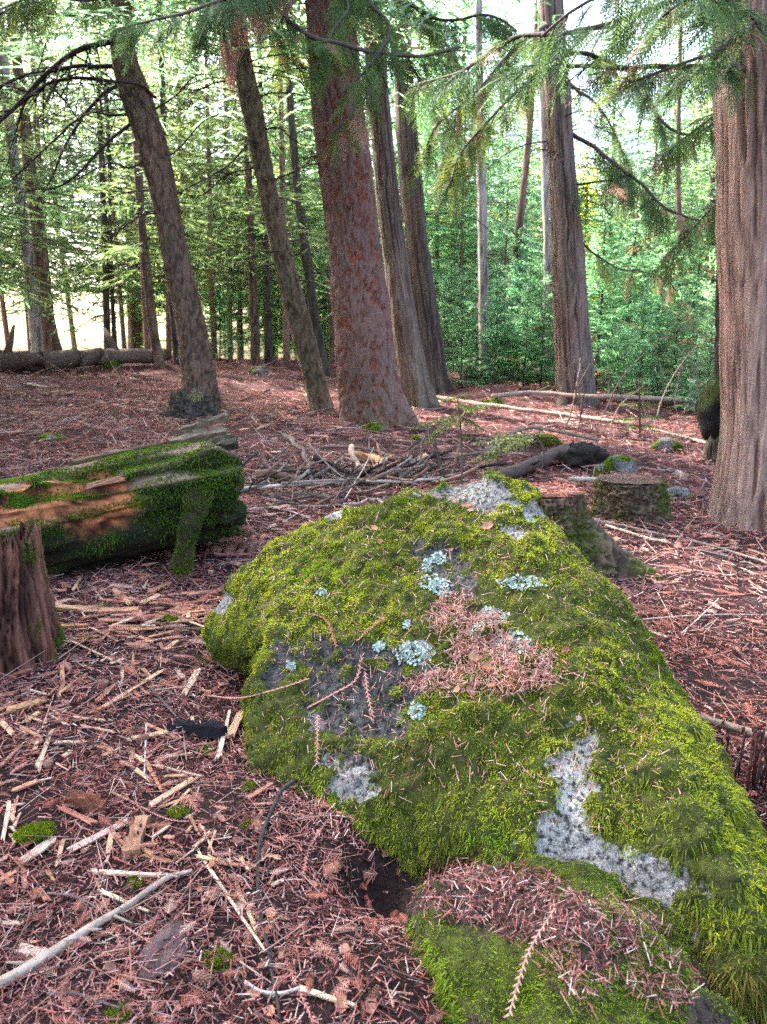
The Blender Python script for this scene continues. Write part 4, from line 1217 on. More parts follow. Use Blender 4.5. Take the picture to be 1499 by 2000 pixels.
# ------------------------------------------------------------------ fallen log at left
def build_log():
    Yl = 4.45
    cen = [P(-160, 1072, Yl - .25), P(0, 1036, Yl - .12), P(150, 1002, Yl), P(300, 968, Yl + .1), P(448, 940, Yl + .2)]
    q = resample(np.array(cen), 90)
    base = np.array([q[45, 0], q[45, 1], gz(q[45, 0], q[45, 1])[0]])
    def disp(TH, S, rr):
        c = np.stack([np.cos(TH).ravel(), np.sin(TH).ravel(), S.ravel()], 1)
        a = .22 * fbm(c * np.array([1.3, 1.3, 1.6]), 3, seed=301) + .10 * fbm(c * np.array([5, 5, 1.2]), 3, seed=303) + .03 * fbm(c * np.array([14, 14, 3]), 2, seed=305)
        return (1 + a).reshape(TH.shape)
    V, F, TH, S = tube(q, np.linspace(.35, .32, 90), 96, disp)
    # flattened, decayed upper side
    ax = q[np.minimum((np.arange(len(V)) // 96), 89)]
    rel = V[:, 2] - ax[:, 2]
    V[:, 2] = np.where(rel > .24, ax[:, 2] + .24 + (rel - .24) * .35, V[:, 2])
    # ragged right end
    ring = np.minimum(np.arange(len(V)) // 96, 89)
    endw = smooth(80, 89, ring)
    axd = nrm(q[-1] - q[-10])
    V = V + axd * (endw * .10 * fbm(V * 9, 3, seed=307))[:, None]
    u, v = pix(V)
    nz = .4 * fbm(V * 7, 3, seed=311)
    N = vnormals(V, F)
    red = ellipse_mask(u, v, [(190, 985, 100, 56, -10), (90, 975, 150, 40, -14), (10, 1000, 90, 34, -14)], nz * .8)
    V = V - N * (.035 * red)[:, None]
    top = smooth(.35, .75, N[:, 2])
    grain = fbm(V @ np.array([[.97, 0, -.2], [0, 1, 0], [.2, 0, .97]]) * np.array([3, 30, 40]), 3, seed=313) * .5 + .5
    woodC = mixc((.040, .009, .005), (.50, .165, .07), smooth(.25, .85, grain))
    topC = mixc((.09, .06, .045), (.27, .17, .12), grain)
    darkC = mixc((.007, .007, .004), (.024, .022, .009), grain)  # dark rotten wood; near-black tone also stands in for shade under the log
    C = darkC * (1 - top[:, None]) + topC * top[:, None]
    C = C * (1 - red[:, None]) + woodC * red[:, None]
    root = thing('fallen_log', 'thick rotting fallen log with dark moss and bare red wood, left', 'log', base)
    obj('log_body', mesh_of('log_body', V - base, F, M_rot, C), root)
    tstreak = smooth(-.2, .3, fbm(V @ np.array([[.97, 0, -.2], [0, 1, 0], [.2, 0, .97]]) * np.array([1.6, 9, 9]), 3, seed=317)) * top
    side = (1 - top) * smooth(-.75, -.2, N[:, 2])
    side = side * smooth(-.45, .0, N[:, 2])
    wgt = np.clip(side * (1 - red) * (.15 + smooth(-.5, .4, fbm(V * 3, 3, seed=319))) + 1.8 * tstreak, 0, 2) * np.clip(N @ -nrm(FWD) + .5, .03, 1)
    moss_part(root, V, F, wgt, 52000, base, (.008, .028), .0052, (.022, .048, .005), (.115, .205, .013), .4, 5)
    # boards split off along the top
    def Lp(px, py, dy=0.0):
        return P(px, py, Yl + .12 + dy)
    for k, (a, b, w_, th, c) in enumerate([
            ((350, 842), (446, 814), .045, .035, (.15, .11, .075)), ((340, 862), (436, 842), .055, .035, (.16, .115, .08)),
            ((150, 902), (300, 870), .04, .025, (.14, .085, .055)), ((360, 880), (456, 864), .07, .05, (.04, .035, .02)),
            ((-30, 985), (130, 948), .045, .03, (.36, .15, .09)), ((60, 975), (240, 936), .04, .025, (.34, .16, .10)),
            ((110, 1002), (255, 972), .04, .025, (.26, .085, .05)), ((140, 1022), (240, 1004), .035, .02, (.30, .10, .06))]):
        dy = .10 - .05 * k if k < 4 else -.30 + .0 * k
        o, W, Fp = plank('split_board', Lp(*a, dy), Lp(*b, dy + .06), w_, th, c, (0, -.4 if k < 4 else -1, 1 if k < 4 else .35), root, base, 330 + k, nn=12)
    # rounded rotten lobes at the broken end
    for k, (px, py, rx, ry) in enumerate([(432, 950, 40, 28), (440, 1002, 42, 25), (425, 905, 30, 22)]):
        c = P(px, py, Yl + .12); s = pxm(c)
        V2, F2, D2 = lump(c, (rx * s, .22, ry * s), 341 + k, .3, 40, 24)
        g = fbm(V2 * np.array([8, 8, 30]), 3, seed=351)[:, None] * .4 + .8
        obj('broken_end', mesh_of('broken_end', V2 - base, F2, M_rot, np.array([.012, .013, .006]) * g), root)
        moss_part(root, V2, F2, smooth(-.2, .5, D2[:, 2]) + .05, 2600, base, (.006, .02), .004, (.03, .06, .006), (.10, .17, .014), .3, 9 + k)
    # mossy slab leaning on the end
    o, W, Fp = plank('leaning_slab', P(392, 960, Yl - .12), P(349, 1106, Yl - .34), .135, .055, (.028, .021, .010), (.25, -1, .35), root, base, 367, nn=14, jag=.15)
    moss_part(root, W, Fp[:, ::-1], np.ones(len(W)), 9000, base, (.006, .020), .0045, (.04, .065, .008), (.15, .20, .02), .4, 19)
    for k, (px, py) in enumerate([(45, 1002), (10, 1040)]):
        c = P(px, py, Yl - .33 + 0.04); s = pxm(c)
        V2, F2, D2 = lump(c, (42 * s, .055, 24 * s), 381 + k, .7, 40, 24, 2.2)
        obj('moss_cushion', mesh_of('moss_cushion', V2 - base, F2, M_moss, np.array([.05, .09, .008]) * np.ones((len(V2), 1))), root)
        moss_part(root, V2, F2, np.ones(len(V2)), 3500, base, (.010, .028), .0045, (.030, .065, .006), (.12, .215, .015), .3, 29 + k)
build_log()

# ------------------------------------------------------------------ stumps
def stump(name, label, rows, bark, style, top_c, seg=60, rings=40, jag=None, mossw=0.0, mossn=0, flare=.12, off_root=None, litter_n=0, mc=((.05, .09, .01), (.16, .22, .02))):
    """rows (px, py, width) from base to top"""
    g = G(rows[0][0], rows[0][1])
    Y = g[1] + rows[0][2] * .5 * pxm(g) * .7
    path = path_from_px(rows, Y, 0, .2)
    base = np.array([path[1, 0], path[1, 1], gz(path[1, 0], path[1, 1])[0]])
    V, F, b, lo, S, q = trunk_mesh(path, seg, rings, style, base, flare)
    nb = len(b)
    th = np.arctan2(V[:, 1] - np.interp(V[:, 2], path[:, 2], path[:, 1]), V[:, 0] - np.interp(V[:, 2], path[:, 2], path[:, 0]))
    if off_root:
        for ang, amt, hh in off_root:
            dd = np.cos(th - R(ang)).clip(0, 1) ** 10
            hfac = np.clip(1 - (V[:, 2] - base[2]) / hh, 0, 1.3) ** 1.6
            V = V + (np.array([math.cos(R(ang)), math.sin(R(ang)), 0]) * (amt * dd * hfac)[:, None])
    top = path[-1, 2]
    if jag:
        hj = jag(th)
        V[:, 2] = base[2] + (V[:, 2] - base[2]) * np.where(V[:, 2] > base[2], hj, 1)
        V[-1, 2] = base[2] + (top - base[2]) * .45
    else:
        V[:, 2] = np.minimum(V[:, 2], top + .012 * fbm(V * 8, 2, seed=5))
    c0, c1, c2 = BARK[bark]
    C = mixc(c0, mixc(c1, c2, lo), b)
    C = np.vstack([C, np.tile(np.array(c1), (len(V) - nb, 1))])
    mm = smooth(0, .6, fbm(V * 5, 3, seed=411) + mossw - .3) * .85
    if jag:
        mm = mm * smooth(.45, .9, np.cos(th - R(18)))
    C = C * (1 - mm[:, None]) + np.array([.06, .075, .014]) * mm[:, None] if mossw else C
    root = thing(name, label, 'stump', base)
    obj('stump_wood', mesh_of(name, V - base, F, {'split': M_cedar}.get(style, M_fir), C), root)
    if not jag:
        # sawn face
        n_ = 40; aa = np.linspace(0, 2 * math.pi, n_, endpoint=False)
        r0 = path[-1, 3] * .97
        cx, cy = path[-1, 0], path[-1, 1]
        Vt = [[cx, cy, top + .012]]; 
        for fr in (.35, .7, 1.0):
            for a in aa:
                Vt.append([cx + r0 * fr * math.cos(a), cy + r0 * fr * math.sin(a), top + .012 - (.008 if fr == 1 else 0) + random.gauss(0, .003)])
        Ft3 = [[0, 1 + j, 1 + (j + 1) % n_] for j in range(n_)]
        Ft4 = [[1 + k * n_ + j, 1 + (k + 1) * n_ + j, 1 + (k + 1) * n_ + (j + 1) % n_, 1 + k * n_ + (j + 1) % n_] for k in range(2) for j in range(n_)]
        Vt = np.array(Vt)
        obj('cut_face', mesh_of('cut_face', Vt - base, [np.array(Ft3), np.array(Ft4)], M_rot, np.asarray(top_c) * (1 + .2 * fbm(Vt * 20, 2)[:, None])), root)
        if litter_n:
            n = litter_n
            a = rng.uniform(0, 2 * math.pi, n); r_ = r0 * np.sqrt(rng.random(n))
            p = np.stack([cx + r_ * np.cos(a), cy + r_ * np.sin(a), top + .016 + .02 * rng.random(n)], 1)
            d = nrm(np.concatenate([rng.normal(0, 1, (n, 2)), rng.normal(0, .15, (n, 1))], 1))
            mb = MB(); strips(p, d, np.tile([0, 0, 1.0], (n, 1)), rng.uniform(.02, .07, n), .0045, pick(PAL_ORANGE, n), mb, None, .5)
            o = obj('stump_litter', mb.mesh('stump_litter', M_needle, False)); tag(o, 'needles lying on the sawn top of ' + label, 'needles'); o['kind'] = 'stuff'
    if mossn:
        N = vnormals(V, F)
        w_ = smooth(0, .5, fbm(V * 5, 3, seed=411) + mossw - .2) * (V[:, 2] > base[2] - .05)
        if jag:
            w_ = w_ * smooth(.55, .92, np.cos(th - R(18)))
        moss_part(root, V, F, w_, mossn, base, (.006, .018), .004, mc[0], mc[1], .4, 31)
    return root, base, path

stump('sawn_stump', 'tall sawn stump with flared mossy root right behind the boulder', [(1106, 1128, 170), (1100, 1080, 136), (1082, 1020, 122), (1075, 962, 118)], 'stumpbark', 'rough', (.12, .05, .035),
      110, 80, None, .5, 10000, .10, [(-20, .26, .32), (-80, .08, .2)], 420, ((.05, .07, .012), (.13, .16, .025)))
stump('sawn_stump', 'low sawn stump standing on the litter left of the edge cedar', [(1232, 1022, 134), (1231, 985, 132), (1230, 936, 130)], 'stumpbark', 'rough', (.09, .06, .045),
      100, 60, None, .5, 7000, .05, None, 150, ((.05, .07, .012), (.13, .17, .025)))
def jagA(th):
    c = np.stack([np.cos(th) * 2.2, np.sin(th) * 2.2, 0 * th], 1)
    return .91 + .10 * noise(c * 1.3, 7) + .07 * noise(c * 4.5, 9) + .03 * noise(c * 13, 11)
stump('splintered_stump', 'jagged purple brown broken stump, mossy down its right side, left edge', [(26, 1312, 190), (22, 1260, 172), (14, 1180, 146), (8, 1090, 122), (4, 1022, 112)], 'stump', 'split', (.2, .1, .08),
      110, 90, jagA, .55, 7000, .03, None, 0, ((.04, .07, .01), (.15, .19, .03)))
def jagB(th):
    c = np.stack([np.cos(th) * 2, np.sin(th) * 2, 0 * th], 1)
    return .72 + .25 * noise(c * 2.6, 17) + .12 * noise(c * 7, 19)
stump('rotten_stump', 'small crumbling dark stump at the foot of the bent bare branched tree', [(376, 818, 104), (378, 790, 92), (380, 758, 84)], 'dark', 'rough', (.1, .05, .04), 60, 26, jagB, .2, 1500, .2)
stump('rotten_stump', 'dark broken stump in front of the small firs right of centre', [(935, 752, 74), (934, 735, 66), (930, 708, 56)], 'dark', 'fir', (.1, .05, .04), 40, 20, jagB, .1, 600, .2)

# burl with a black hollow behind the edge cedar
def burl():
    c = P(1396, 790, T['hollow']['Y'] + .15); s = pxm(c)
    base = np.array([c[0], c[1], gz(c[0], c[1])[0]])
    V, F, D = lump(c, (28 * s, .3, 58 * s), 421, .55, 40, 26, 1.2)
    root = thing('root_burl', 'black hollow root burl with moss rim behind the edge cedar', 'root', base)
    mm = smooth(.1, .6, D[:, 2] - .4 * D[:, 0])
    C = np.array([.008, .006, .006]) * (1 - mm[:, None]) + np.array([.035, .045, .01]) * mm[:, None]
    obj('burl', mesh_of('burl', V - base, F, M_rot, C), root)
    moss_part(root, V, F, mm, 900, base, (.01, .02), .008, (.04, .05, .01), (.09, .10, .02), .3, 41)
burl()

# small mossy rocks and hummocks
def small_rock(px, py, wpx, hpx, label, moss, seed, name='mossy_rock', cm=((.05, .10, .01), (.18, .27, .02)), rc=(.22, .20, .19)):
    g = G(px, py + hpx * .5); s = pxm(g)
    c = np.array([g[0], g[1] + wpx * s * .3, g[2] + hpx * s * .25])
    V, F, D = lump(c, (wpx * s * .5, wpx * s * .4, hpx * s * .75), seed, .3, 40, 24)
    root = thing(name, label, 'rock', (c[0], c[1], g[2]))
    base = np.array([c[0], c[1], g[2]])
    w_ = smooth(-.15, .35, fbm(V * (1.2 / (wpx * s)), 3, seed=seed) + moss - .5)
    obj('stone', mesh_of(name, V - base, F, M_rock, np.tile(np.array(rc), (len(V), 1)), True, {'moss': w_}), root)
    moss_part(root, V, F, w_ * (V[:, 2] > g[2] - .03), int(2600 + 9 * wpx), base, (.008, .022), .0028 + .0009 * g[1], cm[0], cm[1], .3, seed)
small_rock(1215, 916, 66, 44, 'grey rock with mossy crown just behind the low sawn stump', .45, 431)
small_rock(1186, 922, 42, 34, 'small green mossy stone beside the dark root lump', .8, 433)
small_rock(1307, 871, 60, 28, 'flat bright green mossy stone lying before the fallen poles', .95, 435)
small_rock(1325, 965, 62, 22, 'flat moss patched stone right of the low sawn stump', .6, 437)
small_rock(1068, 862, 66, 20, 'long yellow green mossy hummock behind the brush pile', .9, 439, 'moss_hummock', ((.10, .12, .02), (.26, .26, .04)))
small_rock(814, 858, 20, 14, 'tiny green moss tuft below the thickest trunk', .95, 441, 'moss_tuft')
small_rock(735, 836, 40, 18, 'moss tuft at the foot of the thickest red trunk', .9, 443, 'moss_tuft')
small_rock(965, 788, 44, 16, 'green mossy hummock below the young firs right of centre', .9, 445, 'moss_hummock')
small_rock(215, 712, 34, 14, 'mossy bump on the crest at far left', .8, 447, 'moss_hummock')
small_rock(95, 856, 46, 12, 'moss streak on the litter behind the fallen log', .9, 449, 'moss_hummock')
small_rock(505, 724, 36, 16, 'mossy stone on the crest below the sunlit gap', .8, 451)

# ------------------------------------------------------------------ sticks, poles and logs on the ground
GREY = (.24, .19, .165); PALE = (.46, .37, .31); DARK = (.026, .019, .017); BRN = (.17, .095, .07); POLE = (.33, .23, .19)
Z5 = dict(sc=2.7304, org=(950, 700)); Z4 = dict(sc=2.4983, org=(450, 700)); Z7 = dict(sc=2.1414, org=(0, 1250)); Z3 = dict(sc=2.858, org=(0, 650)); Z8 = dict(sc=1.876, org=(700, 1350))
stick('fallen_pole', [(-270, 232), (0, 275), (300, 315), (600, 355), (760, 388)], 22, 24, POLE, 'lower long pale fallen pole crossing the clearing behind the boulder', 'log', None, .06, knots=5, **Z5)
stick('fallen_pole', [(30, 262, .05), (250, 250, .08), (500, 275, .1), (800, 290, .12), (1080, 297, .1)], 22, 24, (.29, .21, .17), 'upper fallen pole running past the base of the straight cedar', 'log', None, .12, knots=6, **Z5)
stick('fallen_pole', [(860, 390), (1050, 435), (1230, 485)], 16, 18, (.33, .27, .20), 'short mossy fallen pole pointing at the edge cedar', 'log', None, .03, **Z5)
stick('fallen_log', [(0, 725), (60, 728), (130, 722), (215, 715), (330, 712)], 44, 26, (.12, .075, .062), 'long brown log lying on the crest at far left', 'log', None, .05)
stick('charred_log', [(70, 672), (230, 612), (420, 530)], 66, 76, (.085, .055, .045), 'short blackened mossy log lying between boulder and brush', 'log', None, .02, seg=20, **Z5)
stick('stick', [(0, 535, .05), (200, 462, .14), (400, 492, .16), (600, 517, .12)], 16, 20, (.20, .15, .125), 'grey stick propped over the blackened log', 'stick', None, .04, **Z5)
stick('stick', [(180, 465, .14), (300, 530, .05)], 12, 9, DARK, 'short dark twig slanting off the propped grey stick', 'stick', None, .02, **Z5)
stick('stick', [(0, 606), (110, 600)], 14, 12, GREY, 'short grey stick left of the blackened log', 'stick', None, .02, **Z5)
stick('stick', [(440, 686), (600, 686)], 26, 24, PALE, 'pale stub of stick bridging the two sawn stumps', 'stick', None, .06, **Z5)
stick('stick', [(510, 870), (700, 905), (900, 950), (1100, 990), (1300, 1045), (1540, 1130)], 16, 12, (.27, .20, .175), 'long thin grey branch reaching from tall stump to right edge', 'stick', None, .015, knots=8, **Z5)
stick('stick', [(640, 905), (760, 945), (900, 990), (950, 985)], 16, 14, (.55, .44, .31), 'pale peeled stick beside the long thin grey branch', 'stick', None, .015, **Z5)
stick('stick', [(720, 1052), (830, 1045), (900, 1020), (940, 960, .06)], 7, 5, DARK, 'dark crooked twig under the long thin grey branch', 'stick', None, .01, **Z5)
stick('stick', [(1260, 1090), (1450, 1165)], 7, 5, PALE, 'pale thin twig on red litter at right', 'stick', None, .012, **Z5)
stick('stick', [(770, 1412), (1000, 1392), (1220, 1380), (1510, 1384)], 8, 6, PALE, 'straight pale twig lying level on the litter, lower right', 'stick', None, .012, **Z5)
stick('stick', [(1040, 1490), (1140, 1400), (1240, 1300)], 8, 6, PALE, 'pale twig slanting across the level twig at right', 'stick', None, .02, **Z5)
stick('stick', [(760, 1445), (850, 1475), (960, 1510)], 16, 12, PALE, 'pale stick end beside the right flank of the boulder', 'stick', None, .015, **Z5)
stick('stick', [(915, 1262), (960, 1350), (1000, 1450)], 5, 4, PALE, 'fine pale twig running down the right hand litter', 'stick', None, .012, **Z5)
stick('stick', [(1230, 130), (1350, 165), (1450, 190), (1520, 205)], 26, 34, (.22, .16, .12), 'brown stick poking out beside the boulder at right edge', 'stick', None, .03, **Z8)
stick('stick', [(1170, 985), (1260, 995), (1330, 1005)], 10, 8, BRN, 'brown twig in the dark corner below the boulder', 'stick', None, .02, **Z8)
stick('stick', [(1200, 1230), (1280, 1205), (1360, 1185)], 18, 24, (.45, .33, .27), 'thick pale stick at the bottom right corner', 'stick', None, .02, **Z8)
stick('stick', [(1215, 1219), (1260, 1190), (1320, 1140)], 10, 7, PALE, 'thin pale twig above the thick stick in bottom right corner', 'stick', None, .03, **Z8)
stick('dead_wood', [(1042, 180, .35), (1090, 195, .4), (1140, 215, .42)], 26, 34, (.32, .24, .16), 'broken pale limb sticking out left of the root burl', 'stick', None, .1, **Z5)
GBR = 'sticks of the brush pile behind the boulder'
brush = [
    ([(30, 672), (260, 655), (560, 635), (850, 630), (1045, 617)], 18, 14, PALE, .05), ([(250, 662), (480, 645), (700, 650), (910, 655)], 14, 10, GREY, .08),
    ([(270, 450, .12), (340, 510, .10), (390, 600, .06), (402, 650)], 24, 20, (.12, .09, .08), .03), ([(128, 622, .05), (215, 625, .05), (300, 633)], 42, 40, BRN, .03),
    ([(150, 560, .15), (215, 612, .03)], 20, 26, (.10, .06, .05), .02), ([(400, 570, .1), (520, 590, .06), (650, 642)], 22, 18, DARK, .05),
    ([(420, 460), (640, 465), (850, 520), (1085, 562)], 13, 12, (.14, .10, .09), .05), ([(590, 505, .1), (628, 568)], 30, 26, (.45, .29, .23), .03),
    ([(680, 572), (765, 540, .05)], 18, 14, PALE, .04), ([(985, 488, .28), (1010, 550, .14), (1042, 612)], 15, 20, DARK, .02), ([(1075, 605), (1105, 550, .12), (1130, 498, .25)], 16, 10, (.13, .08, .05), .02),
    ([(1140, 585), (1240, 560), (1345, 548)], 12, 14, DARK, .06), ([(1040, 532), (1250, 492), (1420, 440), (1510, 420)], 12, 12, (.16, .12, .10), .08),
    ([(60, 755), (230, 742)], 12, 14, PALE, .02), ([(180, 722), (290, 760), (395, 798)], 9, 8, PALE, .02),
    ([(430, 580), (600, 592), (810, 602)], 42, 36, (.075, .05, .045), .0), ([(200, 692), (400, 692), (565, 722)], 46, 40, (.07, .045, .04), .0),
    ([(380, 540, .2), (480, 600, .1), (650, 692)], 9, 7, GREY, .05), ([(300, 735), (330, 652, .12), (412, 600, .2)], 7, 5, BRN, .05), ([(620, 340), (640, 180, .0)], 6, 5, PALE, .02),
    ([(560, 720), (640, 640, .1), (700, 560, .2)], 6, 4, PALE, .05), ([(30, 560), (120, 600), (230, 640)], 9, 7, BRN, .04), ([(440, 690), (600, 665), (800, 690)], 10, 8, BRN, .06),
    ([(900, 460), (870, 520), (840, 560)], 8, 6, DARK, .05), ([(925, 570), (935, 500, .15), (965, 450, .2)], 14, 6, (.10, .07, .06), .02)]
for rows, w0, w1, C, lf in brush:
    stick('stick', rows, w0, w1, C, 'dead stick in the tangled brush pile behind the boulder', 'stick', GBR, lf, knots=3, **Z4)
rb = random.Random(91)
for k in range(104):
    px = rb.uniform(0, 1000); py = rb.gauss(640, 60) if px < 700 else rb.gauss(600, 45)
    l = rb.uniform(60, 260); a = rb.gauss(.05, .3) + rb.choice([0, 0, 0, .5, -.5])
    h = rb.choice([0, .05, .1, .18])
    rows = [(px, py), (px + l * .5 * math.cos(a), py + l * .22 * math.sin(a) + rb.gauss(0, 8), h * .5), (px + l * math.cos(a), py + l * .5 * math.sin(a), h)]
    wt = rb.choice([rb.uniform(5, 14), rb.uniform(5, 14), rb.uniform(14, 24)])
    stick('stick', rows, wt, wt * .6, rb.choice([GREY, DARK, BRN, BRN, (.10, .07, .06), (.13, .09, .08)]), 'dead stick in the tangled brush pile behind the boulder', 'stick', GBR, .03, knots=3, seg=6, **Z4)
stick('log_piece', [(595, 492), (680, 505), (765, 528)], 44, 52, (.42, .22, .11), 'short orange brown rotten log piece behind the brush pile', 'log', None, 0, seg=14, **Z4)
stick('log_piece', [(45, 482), (140, 492), (245, 508)], 26, 30, (.10, .06, .05), 'dark bark covered log piece left of the brush pile', 'log', None, 0, seg=12, **Z4)
c = G(1140, 915); s = pxm(c)
V2, F2, D2 = lump(c + np.array([0, .1, .10]), (44 * s, .16, 32 * s), 461, .5, 40, 24, 2.4)
o = obj('root_lump', mesh_of('root_lump', V2 - c, F2, M_rot, np.array([.024, .018, .015]) * np.ones((len(V2), 1))), None, c)
tag(o, 'dark gnarled root lump between the blackened log and mossy rocks', 'root')

# twigs scattered over the farther litter
GT = 'thin dead twigs scattered over the litter'
for k in range(120):
    px = random.uniform(-20, 1480); py = random.choice([random.uniform(735, 860), random.uniform(790, 1120)])
    if 380 < px < 1120 and py > 930:
        continue
    if px < 480 and 800 < py < 1130:
        continue
    l = random.uniform(30, 150) * (.45 + .55 * (py - 700) / 400); a = random.gauss(0, .35)
    rows = [(px, py), (px + l * .5 * math.cos(a), py + l * .18 * math.sin(a) + random.gauss(0, 3)), (px + l * math.cos(a), py + l * .4 * math.sin(a))]
    wt = random.uniform(1.5, 4.0)
    stick('twig', rows, wt, wt * .6, random.choice([PALE, GREY, BRN, (.26, .15, .12), (.10, .07, .06)]), 'thin dead twig lying on the reddish litter beyond the boulder', 'twig', GT, .02, knots=2, seg=5)

# ------------------------------------------------------------------ foreground sticks
stick('branch', [(-30, 1480), (110, 1405), (230, 1332), (370, 1240), (520, 1150), (700, 1022), (826, 975)], 52, 17, (.33, .245, .20), 'smooth weathered branch running up from the bottom left corner', 'branch', None, .01, seg=14, knots=4, **Z7)
stick('twig', [(1235, 630, .02), (1170, 700, .03), (1110, 850, .02), (1085, 980), (1090, 1150), (1120, 1300), (1145, 1450), (1170, 1620)], 18, 14, (.05, .04, .04), 'long dark crooked twig hanging down from the boulder foot', 'twig', None, .012, knots=8, **Z7)
stick('twig', [(1020, 1460), (1090, 1496), (1180, 1502), (1252, 1480)], 17, 15, (.52, .42, .38), 'curved pale twig at the bottom below the dark twig', 'twig', None, .012, **Z7)
stick('twig', [(612, 370), (610, 470), (604, 588)], 9, 7, (.40, .36, .36), 'thin grey upright lying twig among the chips', 'twig', None, .012, **Z7)
stick('twig', [(0, 1440), (60, 1330), (150, 1150)], 8, 6, BRN, 'thin brown twig at the left edge above the weathered branch', 'twig', None, .02, **Z7)
stick('twig', [(200, 1500), (330, 1500), (520, 1560)], 14, 10, (.12, .09, .09), 'dark twig below the weathered branch near the bottom', 'twig', None, .01, **Z7)
stick('twig', [(640, 220), (700, 290), (770, 370)], 12, 9, (.10, .07, .065), 'dark short twig pointing at the charred chunk', 'twig', None, .012, **Z7)
stick('twig', [(200, 1090), (330, 1110), (480, 1190)], 9, 6, (.16, .11, .10), 'brown thin twig crossing above the weathered branch', 'twig', None, .02, **Z7)
stick('twig', [(1240, 770), (1360, 755), (1499, 765)], 6, 5, PALE, 'hair thin pale twig beside the dark twig', 'twig', None, .015, **Z7)

# ------------------------------------------------------------------ wood chips
protos = []
for k in range(8):
    V, F = splinter(500 + k, 7, .35, .55)
    base_c = [(.64, .37, .24), (.60, .29, .16), (.68, .46, .34), (.50, .22, .13), (.62, .38, .28), (.46, .18, .12), (.70, .43, .26), (.38, .17, .12)][k]
    protos.append(mesh_of('wood_chip', V, F, M_wood, wood_cols(V, base_c, .35), False))
V, F = splinter(531, 9, .3, .5); chip_pale = mesh_of('wood_chip', V, F, M_wood, wood_cols(V, (.76, .56, .40), .25), False)
V, F = splinter(533, 9, .3, .5); chip_pink = mesh_of('wood_chip', V, F, M_wood, wood_cols(V, (.60, .40, .33), .25), False)
GC_ = 'wood chips scattered left of the boulder'
def chip(me, p0, p1, wpx, label, group=None, thick=.35, lift=.002, name='wood_chip', cat='wood chip', tilt=.0):
    a, b = G(*p0), G(*p1)
    c = (a + b) / 2; L = np.linalg.norm(b - a); s = pxm(c)
    n = gn(c[:1], c[1:2])[0] + np.array([random.gauss(0, .12), random.gauss(0, .12) - tilt, 0])
    w_ = wpx * s
    c = c + np.array([0, 0, w_ * thick * .4 + lift + .008])
    if group == GC_:
        tone_ = ['tan', 'orange tan', 'pale tan', 'red brown', 'pinkish tan', 'dark red brown', 'yellowish tan', 'dark brown'][protos.index(me)]
        my = (p0[1] + p1[1]) / 2
        label = ('short ' if L < .07 else 'long ') + tone_ + ' wood chip ' + ('on the litter between log and boulder' if my < 1330 else 'on the litter level with the boulder foot' if my < 1580 else 'on the foreground litter near the weathered branch')
    o = obj(name, me)
    orient(o, c, b - a + np.array([0, 0, random.gauss(0, .06) * L]), n, L, w_, w_ * thick / .55)
    return tag(o, label, cat, group)
def z7(x, y): return (x / 2.1414, 1250 + y / 2.1414)
def z3(x, y): return (x / 2.858, 650 + y / 2.858)
LBL = 'splintered tan wood chip on the needle litter left of the boulder'
for i, (x0, y0, x1, y1, wd) in enumerate([(440, 290, 665, 150, 20), (385, 315, 540, 240, 13), (775, 235, 830, 145, 26), (845, 240, 1000, 165, 15), (165, 550, 215, 405, 32), (0, 245, 62, 236, 20), (5, 355, 50, 402, 22),
        (10, 535, 88, 458, 20), (540, 425, 690, 405, 24), (615, 368, 740, 414, 13), (240, 443, 348, 436, 16), (610, 515, 668, 632, 18), (662, 538, 822, 582, 18), (668, 628, 795, 588, 12), (645, 698, 802, 602, 26),
        (1045, 672, 1135, 618, 26), (1070, 706, 1142, 692, 15), (58, 642, 152, 608, 26), (15, 832, 42, 712, 16), (50, 762, 76, 678, 18), (65, 792, 86, 742, 18), (258, 714, 388, 778, 20), (455, 902, 470, 832, 22),
        (478, 822, 548, 898, 17), (245, 952, 263, 862, 20), (0, 1022, 64, 984, 24), (0, 1200, 90, 1202, 22), (798, 762, 832, 818, 13), (848, 798, 888, 892, 14), (988, 1028, 1012, 1092, 16), (1008, 1088, 1068, 1218, 18),
        (230, 300, 330, 330, 14), (150, 470, 160, 430, 18), (90, 380, 170, 415, 16), (270, 500, 300, 480, 22), (420, 455, 470, 480, 30), (700, 500, 760, 480, 14), (560, 180, 620, 240, 10), (120, 330, 190, 360, 12), (300, 770, 420, 740, 12)]):
    chip(protos[i % 8], z7(x0, y0), z7(x1, y1), wd / 2.14, LBL, GC_)
for i, (x0, y0, x1, y1, wd) in enumerate([(795, 1522, 884, 1482, 30), (866, 1520, 1080, 1538, 26), (975, 1598, 1172, 1662, 15), (640, 1450, 722, 1522, 30), (385, 1722, 595, 1834, 20), (478, 1822, 524, 1768, 13), (575, 1842, 655, 1798, 16),
        (560, 1500, 700, 1515, 20), (830, 1740, 1000, 1700, 14), (620, 1680, 760, 1650, 14), (900, 1790, 1100, 1740, 12), (330, 1660, 480, 1640, 36), (520, 1670, 640, 1720, 16), (700, 1600, 900, 1640, 14)]):
    chip(protos[(i * 3) % 8], z3(x0, y0), z3(x1, y1), wd / 2.86, LBL, GC_)
rr_ = random.Random(12)
for k in range(150):
    px = rr_.uniform(0, 560); py = 1150 + 620 * rr_.random() ** 1.3
    if px < 120 and py < 1340 or px > 400 and 1230 < py < 1540:
        continue
    l = rr_.uniform(18, 62); a = rr_.uniform(0, 6.283)
    chip(protos[rr_.randint(0, 7)], (px, py), (px + l * math.cos(a), py + l * .6 * math.sin(a)), rr_.uniform(4, 9), LBL, GC_)
rr_ = random.Random(15)
